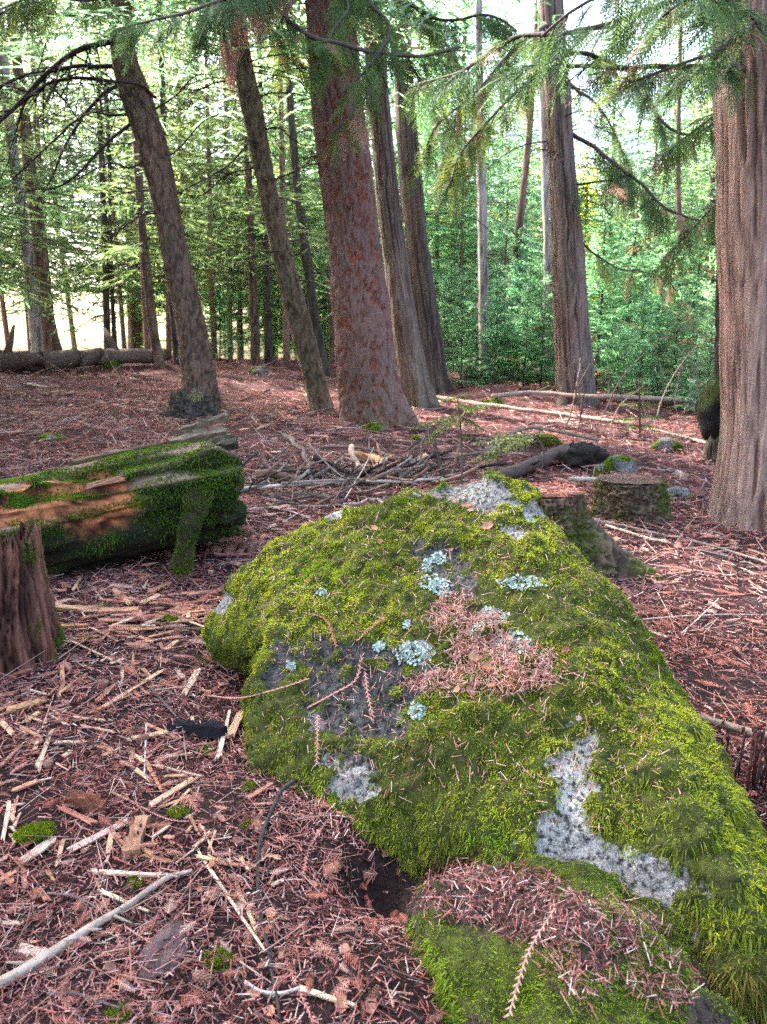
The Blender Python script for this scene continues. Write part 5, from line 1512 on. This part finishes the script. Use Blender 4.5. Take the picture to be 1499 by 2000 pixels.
for k in range(40):
    px = rr_.uniform(130, 420); py = rr_.uniform(1165, 1260)
    l = rr_.uniform(25, 90); a = rr_.gauss(0, .35)
    chip(protos[rr_.choice([1, 3, 5, 7])], (px, py), (px + l * math.cos(a), py + l * .4 * math.sin(a)), rr_.uniform(4, 9), 'red brown splinter in the heap below the fallen log', 'red splinters below the fallen log')
chip(chip_pale, z7(945, 126), z7(1098, 24), 22, 'broad pale wood wedge leaning against the left foot of the boulder', lift=.03)
chip(chip_pale, z7(918, 518), z7(966, 346), 12, 'upright bright tan splinter beside the charred chunk', lift=.02)
chip(protos[0], z7(968, 432), z7(1010, 342), 17, 'short tan chip behind the upright bright splinter', lift=.02)
chip(chip_pink, z7(312, 888), z7(518, 782), 13, 'long pinkish chip left of the block with two holes')
chip(chip_pale, z7(398, 988), z7(676, 1006), 15, 'long whitish chip lying just below the block with holes')
chip(chip_pale, z7(432, 1078), z7(600, 1142), 11, 'whitish chip crossing the end of the weathered branch')
chip(chip_pink, z7(82, 1308), z7(204, 1342), 22, 'broad pinkish chip resting behind the weathered branch')
chip(chip_pale, z7(834, 898), z7(1072, 1284), 9, 'very long narrow pale splinter beside the dark twig')
chip(chip_pale, z7(1258, 1478), z7(1455, 1548), 15, 'pale pointed chip at the bottom beside the curved twig')
chip(protos[1], z7(42, 312), z7(180, 262), 17, 'orange brown chip near the left edge below the stump')
chip(protos[2], z7(98, 942), z7(220, 858), 17, 'ragged pale chip under the round moss cushion')
V, F = splinter(541, 9, .2, .6)
chip(mesh_of('plank', V, F, M_wood, wood_cols(V, (.50, .25, .16), .4), False), z3(318, 1556), z3(562, 1562), 19, 'left one of two red brown planks below the log', name='plank', cat='plank')
V, F = splinter(543, 9, .2, .6)
chip(mesh_of('plank', V, F, M_wood, wood_cols(V, (.46, .22, .14), .4), False), z3(566, 1572), z3(776, 1566), 17, 'right one of two red brown planks below the log', name='plank', cat='plank')
V, F = splinter(545, 9, .2, .6)
chip(mesh_of('plank', V, F, M_rot, wood_cols(V, (.13, .085, .05), .4), False), z3(786, 1646), z3(1170, 1684), 10, 'long dark mossy slat lying before the boulder', name='slat', cat='plank')
V, F = splinter(547, 9, .3, .7)
chip(mesh_of('charred_chunk', V, F, M_rot, wood_cols(V, (.016, .016, .021), .4), False), z7(738, 388), z7(932, 432), 18, 'charred black wood chunk at the left foot of the boulder', name='charred_chunk', cat='wood chunk', thick=1.0, lift=.012)
V, F = splinter(549, 7, .2, .9)
chip(mesh_of('wood_block', V, F, M_rot, wood_cols(V, (.26, .09, .055), .4), False), z7(312, 700), z7(436, 722), 30, 'dark red angular wood block among the chips', name='wood_block', cat='wood block', thick=.6)
def hole_block():
    a, b = G(*z7(552, 915)), G(*z7(612, 770)); c = (a + b) / 2; s = pxm(c)
    root = thing('wood_block', 'brown wood block with two bored holes among the chips', 'wood block', c)
    V, F = splinter(551, 10, .15, .55)
    L = np.linalg.norm(b - a); d = nrm(b - a); n = nrm(gn(c[:1], c[1:2])[0]); n = nrm(n - d * np.dot(n, d)); sd_ = np.cross(n, d); w_ = 36 * s
    W = V[:, :1] * L * d + V[:, 1:2] * w_ * sd_ + V[:, 2:3] * w_ * n * .9 + np.array([0, 0, w_ * .3])
    obj('block', mesh_of('block', W, F, M_rot, wood_cols(V, (.30, .15, .095), .4), False), root)
    for u_ in (-.03, .18):
        cc = d * L * u_ + n * (w_ * .255) + np.array([0, 0, w_ * .3])
        ang = np.linspace(0, 6.283, 10, endpoint=False)
        ring = cc + .0035 * (np.cos(ang)[:, None] * d + np.sin(ang)[:, None] * sd_) + n * .004
        low = cc - n * .012
        obj('bored_hole', mesh_of('bored_hole', np.vstack([ring, low]), np.stack([np.arange(10), (np.arange(10) + 1) % 10, np.full(10, 10)], 1), M_rot, np.tile(np.array([.02, .012, .01]), (11, 1))), root)
hole_block()
def bark_flake():
    c = G(322, 1858); s = pxm(c)
    V, F, D = lump((0, 0, 0), (1, 1, 1), 561, .35, 28, 14)
    n = gn(c[:1], c[1:2])[0]
    W = V * np.array([40 * s, 75 * s, .014])
    C = np.array([.10, .062, .062]) * (1 + .5 * fbm(W * np.array([60, 14, 10]), 3, seed=7)[:, None])
    W[:, 2] += .006 * fbm(W * np.array([70, 18, 10]), 3, seed=9)
    o = obj('bark_flake', mesh_of('bark_flake', W, F, M_rot, C), None, c + np.array([0, 0, .012]))
    o.rotation_euler = (R(2), 0, R(-12))
    tag(o, 'flat dark purple bark flake lying near the bottom left', 'bark')
bark_flake()

# ------------------------------------------------------------------ dead cedar sprays, leaves, moss tufts, cones
def frond(L=1.0, npin=15, seed=0, curl=.12):
    """flat cedar spray, unit length along x: returns p, d, n, len, width arrays for strips()"""
    r_ = np.random.default_rng(seed)
    p = []; d = []; l = []; w_ = []
    u = np.linspace(.04, .97, npin)
    def z(x): return -curl * x * x
    for i in range(len(u)):
        p.append([u[i] - .04, 0, z(u[i])]); d.append([1, 0, -2 * curl * u[i]]); l.append(1.0 / npin * 1.15); w_.append(.022)
        for s in (-1, 1):
            if r_.random() < .08:
                continue
            ln = .34 * (1 - u[i]) ** .75 * r_.uniform(.7, 1.15) + .045
            a = R(r_.uniform(36, 52))
            dd = np.array([math.cos(a), s * math.sin(a), -.15])
            p.append([u[i], 0, z(u[i])]); d.append(dd); l.append(ln); w_.append(.026)
            nsub = int(ln / .085)
            for k in range(nsub):
                f = (k + .7) / (nsub + .5)
                q = np.array([u[i], 0, z(u[i])]) + dd * ln * f
                a2 = a + (R(38) if k % 2 else -R(38))
                p.append(q); d.append([math.cos(a2), s * math.sin(a2), -.2]); l.append(ln * .34 * (1.1 - f)); w_.append(.022)
    n = len(p)
    return np.array(p), nrm(np.array(d)), np.tile([0, 0, 1.0], (n, 1)), np.array(l), np.array(w_)

FR = [frond(1, 13, k, .10 + .05 * k) for k in range(4)]
fr_meshes = []
for k in range(4):
    for cc in [(.46, .19, .13), (.36, .12, .08)]:
        mb = MB(); p, d, n, l, w_ = FR[k]
        C = np.asarray(cc) * rng.uniform(.75, 1.25, (len(p), 1))
        strips(p, d, n, l, w_ * 1.1, C, mb, None, .4)
        fr_meshes.append(mb.mesh('dead_frond', M_needle, False))
def ground_frond(px, py, l, yaw, k, label, group=None, lift=.012):
    g = G(px, py); n = gn(g[:1], g[1:2])[0]
    o = obj('dead_frond', fr_meshes[k % 8])
    d = np.array([math.cos(yaw), math.sin(yaw), random.uniform(.0, .12)])
    orient(o, g + np.array([0, 0, lift + .06 * l]), d, n + np.array([random.gauss(0, .15), random.gauss(0, .15), 0]), l, l, l)
    return tag(o, label, 'frond', group)
rr_ = random.Random(33)
for k in range(150):
    py = rr_.choice([rr_.uniform(1560, 1990), rr_.uniform(1050, 1600), rr_.uniform(1020, 1400)])
    px = rr_.uniform(0, 1490)
    if 400 < px and py > 1000 and px < 1080 + (py - 1000) * .55 and not (px < 830 and py > 1570):
        continue
    if px < 480 and py < 1150:
        continue
    ground_frond(px, py, rr_.uniform(.05, .11), rr_.uniform(0, 6.283), rr_.randint(0, 7), 'dead reddish cedar spray lying flat on the needle litter', 'dead cedar sprays on the litter')
ground_frond(185, 1968, .13, 1.0, 0, 'large orange cedar spray below the weathered branch, bottom left')

def scaly_twig(rows, wpx, C, label, org=(0, 0), sc=1.0, bv=None, lift=.010):
    pts = []
    for a, b in rows:
        px, py = org[0] + a / sc, org[1] + b / sc
        q = None
        if bv is not None:
            q, nq = hit(bv, px, py)
            if q is not None: q = q + nq * .020
        if q is None:
            q = G(px, py) + np.array([0, 0, lift])
        pts.append(q)
    pts = np.array(pts)
    q = resample(pts, max(8, len(rows) * 6)); r = wpx / sc * .5 * pxm(q[0])
    mb = MB()
    V, F, _, _ = tube(q, np.linspace(r * .55, r * .4, len(q)), 5)
    base = q[len(q) // 2]
    mb.add(V - base, F, np.asarray(C) * .8)
    Ltot = np.linalg.norm(np.diff(q, axis=0), axis=1).sum()
    m = int(Ltot / (r * 2.0)) + 2
    f = resample(q, m, False); t = nrm(np.gradient(f, axis=0))
    sd_ = nrm(np.cross(t, [0, 0, 1])); sg = np.where(np.arange(m) % 2, 1, -1)[:, None]
    strips(f - base, nrm(t * 1.0 + sd_ * sg * .75 + np.array([0, 0, .15])), np.tile([0, 0, 1.0], (m, 1)), r * 3.2, r * 1.3, np.asarray(C) * rng.uniform(.8, 1.25, (m, 1)), mb, None, .35)
    o = obj('cedar_twig', mb.mesh('cedar_twig', M_needle, False), None, base)
    return tag(o, label, 'twig')
PK = (.50, .23, .19)
Z6 = dict(org=(400, 920), sc=1.9987)
scaly_twig([(400, 1010), (480, 1220), (560, 1420), (700, 1610)], 13, PK, 'long pink scaly cedar twig crossing the weathered branch to the bottom', **Z7)
scaly_twig([(1195, 1345), (1250, 1480), (1315, 1610)], 13, PK, 'pink scaly twig lying over the curved pale twig', **Z7)
scaly_twig([(1115, 605), (1230, 680), (1355, 748)], 10, PK, 'pink scaly twig right below the boulder foot', **Z7)
scaly_twig([(1375, 760), (1300, 870), (1270, 985)], 10, PK, 'drooping pink scaly twig below the boulder', **Z7)
scaly_twig([(870, 900), (930, 990), (1000, 1080), (1090, 1190)], 10, (.42, .17, .12), 'reddish scaly twig parallel to the long pale splinter', **Z7)
scaly_twig([(190, 1460), (260, 1520), (350, 1606)], 12, (.44, .24, .22), 'dusty pink scaly twig in the bottom left corner', **Z7)
scaly_twig([(500, 660), (700, 760), (860, 770)], 7, PK, 'thin pink scaly twig above the block with holes', **Z7)
scaly_twig([(735, 820), (640, 985), (555, 1225)], 14, (.48, .26, .20), 'long tan scaly twig hanging over the low mossy rock', bv=bvh_of(LV, LF), **Z8)
scaly_twig([(0, 885), (150, 880), (310, 862), (395, 818)], 9, PK, 'pink scaly twig lying from the litter onto the boulder', bv=BB, **Z6)
scaly_twig([(410, 912), (510, 882), (580, 810), (622, 730)], 10, PK, 'curved pink scaly twig on the bare grey face of the boulder', bv=BB, **Z6)
scaly_twig([(455, 950), (442, 1040), (435, 1135)], 9, PK, 'short pink scaly twig hanging down the lower boulder face', bv=BB, **Z6)
scaly_twig([(635, 800), (645, 880), (660, 962)], 10, PK, 'short pink scaly twig in the middle of the grey face', bv=BB, **Z6)
scaly_twig([(600, 655), (650, 620), (700, 592)], 8, (.46, .17, .10), 'short red twig in the moss above the grey face', bv=BB, **Z6)
scaly_twig([(400, 560), (470, 600), (520, 690)], 8, (.40, .15, .10), 'rusty twig in the moss at the boulder left shoulder', bv=BB, **Z6)

def leaf_mesh(seed, c):
    r_ = np.random.default_rng(seed)
    V = []; xs = np.linspace(-.5, .5, 7)
    for x in xs:
        h = .30 * math.sqrt(max(0, 1 - (2 * x) ** 2)) * (1 + .1 * r_.normal()) + .01
        for v in (-1, -.5, 0, .5, 1):
            V.append([x, v * h, .35 * (v * h) ** 2 * 3 + .25 * x * x + .02 * r_.normal()])
    F = [[i * 5 + j, i * 5 + j + 1, i * 5 + j + 6, i * 5 + j + 5] for i in range(6) for j in range(4)]
    return mesh_of('dead_leaf', np.array(V), np.array(F), M_leafdead, np.asarray(c) * (1 + .2 * r_.normal(size=(35, 1))))
leafs = [leaf_mesh(k, c) for k, c in enumerate([(.40, .16, .095), (.30, .13, .095), (.42, .20, .13), (.22, .10, .08)])]
rr_ = random.Random(77)
for k in range(46):
    px = rr_.uniform(0, 860); py = rr_.uniform(1350, 1990)
    if px > 430 and py < 1580:
        continue
    g = G(px, py)
    o = obj('dead_leaf', leafs[k % 4])
    a = rr_.uniform(0, 6.283); l = rr_.uniform(.022, .045)
    orient(o, g + np.array([0, 0, .014]), np.array([math.cos(a), math.sin(a), rr_.gauss(0, .2)]), np.array([rr_.gauss(0, .3), rr_.gauss(0, .3), 1]), l, l, l)
    tag(o, 'small curled brown leaf lying in the foreground litter', 'leaf', 'curled leaves in the foreground litter')
for k, (px, py, l) in enumerate([(735, 1040, .035), (915, 995, .05), (960, 1030, .05), (745, 1060, .03), (885, 1080, .03), (930, 1290, .045), (955, 1312, .05), (918, 1350, .04), (900, 1345, .035), (975, 1350, .04), (890, 985, .04), (1000, 1250, .03), (1100, 1270, .03), (925, 1008, .035)]):
    q, nq = hit(BB, px, py)
    if q is None: continue
    o = obj('dead_leaf', leafs[k % 3])
    orient(o, q + nq * .028, np.array([rr_.gauss(0, 1), rr_.gauss(0, 1), rr_.gauss(0, .3)]), nq + np.array([rr_.gauss(0, .3), rr_.gauss(0, .3), 0]), l, l, l)
    tag(o, 'small curled orange brown leaf resting on the mossy boulder', 'leaf', 'curled leaves on the boulder')

def tuft_proto():
    V, F, D = lump((0, 0, 0), (.055, .042, .013), 601, .5, 24, 14)
    n = 1100
    p, nn, k = sample_surf(V, F, n, (D[:, 2] > -.1) * 1.0)
    mb = MB()
    mb.add(V, F, (.035, .06, .006))
    blades(p, nrm(nn + rng.normal(0, .4, (n, 3))), rng.uniform(.006, .016, n), .0026, mixc((.06, .10, .008), (.20, .25, .02), rng.random(n)), mb, np.zeros((n, 3)))
    return mb.mesh('moss_tuft', M_moss)
tm = tuft_proto()
for k, (px, py, s) in enumerate([(405, 1468, .7), (168, 1250, .75), (485, 1538, .45), (485, 1612, .4), (425, 1880, .7), (335, 1208, 1.0), (390, 1295, .45), (60, 1295, 1.2), (350, 1590, .6), (230, 1985, .5), (55, 1405, .4), (20, 1300, .8), (840, 1755, .8), (265, 1725, .5), (195, 1186, .5)]):
    g = G(px, py)
    o = obj('moss_tuft', tm, None, g + np.array([0, 0, .004])); o.scale = (s * random.uniform(.8, 1.2), s, s * random.uniform(.8, 1.2)); o.rotation_euler = (0, 0, random.uniform(0, 6))
    tag(o, 'small green moss tuft growing in the foreground litter', 'moss', 'moss tufts in the foreground litter')
g = G(70, 1640); o = obj('moss_tuft', tm, None, g + np.array([0, 0, .02])); o.scale = (.95, .85, 1.1); tag(o, 'round bright moss cushion sitting on a ragged chip', 'moss')

def cone_proto():
    mb = MB()
    V, F, D = lump((0, 0, 0), (.026, .017, .017), 611, .1, 16, 10); mb.add(V, F, (.20, .09, .065))
    n = 60; i = np.arange(n); x_ = -.024 + .048 * i / n; a = i * 2.399
    rad = .016 * np.sqrt(np.clip(1 - (x_ / .027) ** 2, .05, 1))
    p = np.stack([x_, rad * np.cos(a), rad * np.sin(a)], 1); nn = nrm(p * np.array([0, 1, 1]))
    strips(p - nn * .002, nrm(nn * .8 + np.array([.8, 0, 0])), nn, .009, .009, np.tile((.28, .14, .10), (n, 1)) * rng.uniform(.7, 1.2, (n, 1)), mb, None, .6)
    return mb.mesh('cone', M_needle, False)
cm_ = cone_proto()
rr_ = random.Random(5)
for k in range(20):
    px, py = rr_.uniform(405, 500), rr_.uniform(1030, 1085)
    g = G(px, py); o = obj('fir_cone', cm_, None, g + np.array([0, 0, .018])); s = rr_.uniform(1.0, 1.7); o.scale = (s, s, s); o.rotation_euler = (rr_.uniform(0, 6), rr_.gauss(0, .3), rr_.uniform(0, 6))
    tag(o, 'small brown cone in the heap beside the broken log end', 'cone', 'cones by the log end')
for k, (px, py) in enumerate([(205, 1340), (660, 1690), (735, 1950), (505, 1625), (395, 1920), (280, 1450), (95, 1500)]):
    g = G(px, py); o = obj('fir_cone', cm_, None, g + np.array([0, 0, .014])); o.scale = (.9, .8, .8); o.rotation_euler = (rr_.uniform(0, 6), rr_.gauss(0, .3), rr_.uniform(0, 6))
    tag(o, 'small brown cone lying singly in the foreground litter', 'cone', 'single cones in the foreground litter')

# ------------------------------------------------------------------ saplings
def sapling(name, label, stem, sprays, c, wid, Yo=None):
    g = G(*stem[0]) if Yo is None else P(stem[0][0], stem[0][1], Yo)
    Y = g[1]
    root = thing(name, label, 'sapling', g)
    mb = MB(); s = pxm(g)
    limb_mb(mb, [P(a, b, Y) for a, b in stem], 2.6 * s, 1.2 * s, 12, 5, (.10, .065, .05), .004, g)
    mf = MB()
    for (x0, y0, x1, y1, dy) in sprays:
        a, b = P(x0, y0, Y), P(x1, y1, Y + dy)
        L = np.linalg.norm(b - a)
        limb_mb(mb, [a, (a + b) / 2 + np.array([0, 0, .02]), b], 1.0 * s, .5 * s, 6, 3, (.12, .09, .05), .0, g)
        spray(mf, a - g, b - a + np.array([0, 0, .06 * L]), L, 15, c, .06, wid, fill=.85)
    obj('stem', mb.mesh('stem', M_stick), root)
    obj('foliage', mf.mesh('foliage', M_leaf, False), root)
sapling('sapling', 'thin young conifer sapling rising just behind the boulder top', [(903, 960), (903, 900), (900, 840), (893, 772)],
        [(897, 812, 800, 838, -.1), (896, 800, 838, 862, -.25), (893, 776, 862, 786, .1), (893, 775, 918, 772, .05), (898, 800, 972, 792, .2), (900, 815, 945, 840, -.15), (901, 830, 858, 824, .25), (900, 850, 935, 862, -.1), (894, 788, 930, 800, -.2)], (.12, .17, .06), .011, 4.9)
sapling('sapling', 'low pale green conifer sprig drooping above the propped stick', [(1062, 900), (1060, 875), (1045, 848)],
        [(1045, 850, 930, 868, -.2), (1045, 848, 960, 850, .1), (1040, 850, 985, 880, -.3), (1045, 846, 1080, 852, .1), (1040, 848, 925, 900, -.3), (1000, 852, 950, 905, -.25)], (.14, .18, .07), .012, 5.6)
sapling('sapling', 'small thin fir growing by the fallen poles at right', [(1250, 850), (1250, 800), (1248, 740)],
        [(1250, 815, 1190, 822, -.1), (1250, 812, 1310, 818, -.2), (1249, 790, 1210, 792, .2), (1249, 790, 1292, 790, -.1), (1248, 765, 1225, 770, .1), (1248, 765, 1275, 768, .1), (1250, 830, 1215, 836, -.3), (1250, 830, 1290, 838, -.3)], (.07, .12, .04), .02)
# leafless shrub stems at right
GS = 'bare shrub stems before the firs at right'
for k in range(16):
    px = random.uniform(1060, 1395); py = random.uniform(800, 850)
    g = G(px, py); s = pxm(g)
    mb = MB()
    h = random.uniform(.6, 2.0); a = random.gauss(0, .35)
    q = limb_mb(mb, [g * 0, np.array([a * h * .3, .05, h * .5]), np.array([a * h, random.gauss(0, .2), h])], .010, .004, 10, 4, random.choice([(.13, .09, .07), (.08, .055, .05), (.26, .2, .17)]), .05)
    twigs_from(mb, q, 5, h * .35, .004, (.12, .085, .07), np.zeros(3), down=-.1, sub=1)
    o = obj('bare_shrub', mb.mesh('bare_shrub', M_stick), None, g)
    tag(o, 'thin leafless shrub stem standing before the firs at right', 'shrub', GS)
mb = MB()
g = G(1340, 800)
for k in range(3):
    limb_mb(mb, [np.array([.06 * k, 0, -.05]), np.array([.06 * k + .05, 0, .3]), np.array([.07 * k + random.gauss(.05, .08), .05, .55 + .25 * random.random()])], .045, .02, 10, 7, (.50, .42, .40), .04)
o = obj('dead_sapling', mb.mesh('dead_sapling', M_stick), None, g); tag(o, 'broken whitish dead stems left of the root burl', 'dead tree')
# dark seed stalks at right edge
mb = MB()
g = G(1475, 1545)
for k in range(26):
    p0 = np.array([random.gauss(0, .045), random.gauss(0, .04), -.02]); h = random.uniform(.12, .24)
    V, F, _, _ = tube(np.array([p0, p0 + [0, 0, h * .5], p0 + [random.gauss(0, .015), random.gauss(0, .015), h]]), [.003, .0035, .005], 5)
    mb.add(V, F, (.05, .018, .018))
    V, F, D = lump(p0 + [0, 0, h], (.007, .007, .012), 621 + k, .2, 8, 6); mb.add(V, F, (.07, .02, .02))
o = obj('dried_plant', mb.mesh('dried_plant', M_stick), None, g); tag(o, 'clump of dark red dried seed stalks beside the boulder, right edge', 'plant')

# ------------------------------------------------------------------ living cedar branches hanging into the top of the picture
TEAL = (.080, .135, .060); GRN = (.072, .130, .036); YEL = (.13, .17, .035); DEAD = (.34, .19, .145); OLV = (.09, .125, .04)
def cedar_branch(tree, rows, w0, w1, pal, nfr, Lf, down=.5, name='branch', start=.15, seedk=0):
    """rows (px, py, Y)"""
    base = tree['base']
    pts = np.array([P(*r_) for r_ in rows]); s = pxm(pts[0])
    mb = MB()
    q = limb_mb(mb, pts, w0 * s * .5, w1 * s * .5, len(rows) * 7, 6, (.075, .055, .05), .02, base)
    o = obj(name, mb.mesh(name, M_stick), tree['root'])
    mf = MB(); m = len(q)
    for k in range(int(nfr * 1.45)):
        f = start + (1 - start) * random.random() ** .8
        i = min(m - 1, int(f * (m - 1)))
        t = nrm(q[min(i + 1, m - 1)] - q[max(i - 1, 0)])
        sd_ = nrm(np.cross(t, [0, 0, 1])) * random.choice([-1, 1])
        d = nrm(t * random.uniform(.2, 1.0) + sd_ * random.uniform(.2, 1.0) + np.array([0, 0, -down * random.uniform(.3, 1.8)]))
        n = nrm(np.cross(d, np.cross(np.array([0, 0, 1.0]) + np.array([random.gauss(0, .5), -.5 + random.gauss(0, .4), 0]), d)))
        p, dd, _, l, w_ = FR[random.randint(0, 3)]
        L = Lf * random.uniform(.55, 1.25)
        sv = np.cross(n, d)
        A = np.stack([d, sv, n], 0)
        # long sprays hang from a short side twig
        org = q[i] + d * random.uniform(0, .25) * L
        cc = np.asarray(random.choices(pal[0], pal[1])[0]) * random.uniform(.7, 1.3)
        strips(org - base + (p * L) @ A, dd @ A, np.tile(n, (len(p), 1)), l * L, np.maximum(w_ * L * .85, .0045), cc * rng.uniform(.8, 1.2, (len(p), 1)), mf, None, .4)
        V, F, _, _ = tube(np.array([q[i] - base, org - base, org - base + (np.array([[.5, 0, -.03]]) * L @ A)[0]]), [.006, .004, .002], 3, None, False)
        mf.add(V, F, (.12, .08, .05))
    obj('foliage', mf.mesh('foliage', M_frond, False), o)
PG = ([TEAL, GRN, YEL, DEAD], [5, 4, 1, .25]); PY = ([GRN, YEL, OLV, DEAD], [4, 3, 3, .3]); PD = ([DEAD, GRN, TEAL], [7, 1, 1]); PO = ([OLV, GRN, DEAD, TEAL], [4, 3, .8, 1.5])
E, Rr, Th, Pl, Bw = T['edge'], T['right'], T['thick'], T['pale'], T['brown']
YE = E['Y']
cb = cedar_branch
cb(E, [(1500, 130, YE), (1380, 130, YE - .5), (1290, 130, YE - .7), (1210, 132, YE - .8), (1140, 100, YE - .9), (1060, 125, YE - .8), (980, 150, YE - .7)], 13, 6, PG, 46, .34)
cb(E, [(1500, 20, YE), (1440, 70, YE - .8), (1390, 105, YE - 1), (1330, 125, YE - 1.1), (1230, 160, YE - 1.1)], 9, 4, PG, 26, .3)
cb(E, [(1480, -40, YE), (1380, -20, YE - .8), (1290, 10, YE - 1.0), (1200, 45, YE - 1.0), (1100, 65, YE - .9), (1000, 78, YE - .6), (890, 145, YE - .3), (800, 172, YE)], 15, 5, PG, 70, .33)
cb(E, [(1480, -90, YE), (1350, -60, YE - 1.2), (1220, -30, YE - 1.6), (1120, 20, YE - 1.7), (1060, 70, YE - 1.7)], 11, 4, ([TEAL, GRN], [5, 2]), 40, .34)
cb(E, [(1490, 200, YE + .2), (1420, 215, YE + .8), (1350, 260, YE + 1.2), (1290, 310, YE + 1.4)], 8, 3, PO, 26, .35)
cb(E, [(1500, 60, YE), (1430, 10, YE - .9), (1370, -10, YE - 1.2), (1310, 20, YE - 1.3), (1260, 70, YE - 1.3)], 9, 4, PG, 30, .33)
cb(E, [(1500, 330, YE + .2), (1420, 380, YE + 1.0), (1350, 450, YE + 1.5), (1290, 520, YE + 1.8)], 6, 3, PO, 22, .38, .9)
YR = Rr['Y']
cb(Rr, [(1120, 262, YR), (1195, 315, YR - .6), (1260, 368, YR - 1), (1310, 412, YR - 1.2), (1370, 430, YR - 1.4)], 9, 4, PO, 44, .6, .9)
cb(Rr, [(1120, 362, YR), (1190, 352, YR - .6), (1235, 338, YR - .9)], 6, 3, PO, 14, .6, .9)
cb(Rr, [(1090, 130, YR), (1230, 140, YR - 1.0), (1275, 215, YR - 1.5), (1340, 262, YR - 1.8), (1400, 240, YR - 2)], 10, 4, PO, 40, .55, .9)
cb(Rr, [(1090, 120, YR), (1020, 170, YR - .8), (960, 230, YR - 1.2), (900, 300, YR - 1.6), (880, 360, YR - 1.8)], 8, 3, PY, 44, .6, 1.2)
cb(Rr, [(1080, 40, YR), (1000, 100, YR - 1), (930, 180, YR - 1.6), (850, 250, YR - 2), (830, 320, YR - 2)], 9, 3, PO, 46, .6, 1.1)
cb(Rr, [(1090, 150, YR), (1160, 200, YR + .6), (1210, 280, YR + 1), (1230, 380, YR + 1.2)], 8, 3, PY, 30, .6, 1.1)
cb(Rr, [(1120, 460, YR), (1200, 520, YR + .4), (1290, 540, YR + .8), (1350, 600, YR + 1)], 5, 2, PO, 26, .6, 1.1)
YT = Th['Y']
cb(Th, [(640, -60, YT), (560, 20, YT - 1.2), (600, 62, YT - 1.6), (660, 85, YT - 1.8), (740, 104, YT - 1.9), (830, 108, YT - 2), (900, 92, YT - 2)], 11, 5, PY, 60, .42, .7, start=.3)
cb(Th, [(640, -120, YT), (560, -60, YT - 1.5), (480, -20, YT - 2.2), (380, 18, YT - 2.6), (290, 42, YT - 2.8), (225, 58, YT - 2.8)], 11, 3, ([TEAL, GRN], [4, 2]), 60, .36, .55, start=.3)
cb(Th, [(640, -80, YT), (560, -20, YT - 1.4), (470, 10, YT - 1.9), (440, 60, YT - 2.1), (450, 110, YT - 2.1)], 8, 3, PD, 26, .40, 1.1, start=.5)
cb(Th, [(650, -40, YT), (560, -50, YT - 1.2), (470, -30, YT - 1.8), (400, 30, YT - 2.2), (390, 90, YT - 2.3)], 8, 3, PG, 44, .42, .9, start=.35)
cb(Th, [(660, -60, YT), (720, 0, YT - 1.3), (760, 60, YT - 1.8), (720, 130, YT - 2.2), (660, 190, YT - 2.3)], 8, 3, PY, 44, .42, .9, start=.2)
cb(Th, [(650, -60, YT), (680, 10, YT - 1.2), (650, 60, YT - 1.6), (620, 130, YT - 1.9)], 8, 3, PY, 30, .42, 1.0, start=.2)
cb(Th, [(660, 60, YT), (720, 160, YT - 1.0), (690, 220, YT - 1.4), (650, 260, YT - 1.6)], 6, 3, ([YEL, OLV, DEAD], [3, 3, 2]), 18, .42, 1.1, start=.4)
cb(Pl, [(725, -30, Pl['Y']), (800, 10, Pl['Y'] - 1), (870, 40, Pl['Y'] - 1.6), (950, 30, Pl['Y'] - 2), (1010, 60, Pl['Y'] - 2.3)], 9, 4, PY, 56, .5, .7)
cb(Bw, [(783, -20, Bw['Y']), (850, 60, Bw['Y'] - 1), (900, 130, Bw['Y'] - 1.6), (930, 210, Bw['Y'] - 1.8)], 8, 3, PY, 44, .6, 1.0)
cb(Bw, [(790, 120, Bw['Y']), (850, 190, Bw['Y'] - .8), (880, 260, Bw['Y'] - 1.2), (870, 340, Bw['Y'] - 1.4)], 7, 3, PO, 34, .6, 1.2)
YB = T['bent']['Y']
cb(T['bent'], [(236, -20, YB), (170, 0, YB - .8), (80, -10, YB - 1.2), (0, 20, YB - 1.5)], 8, 3, ([OLV, YEL], [3, 1]), 40, .45, .7)
cb(T['slim'], [(460, -10, T['slim']['Y']), (540, 60, T['slim']['Y'] + .6), (590, 130, T['slim']['Y'] + 1)], 6, 3, PY, 26, .5, .8)

LABELS_LATER()
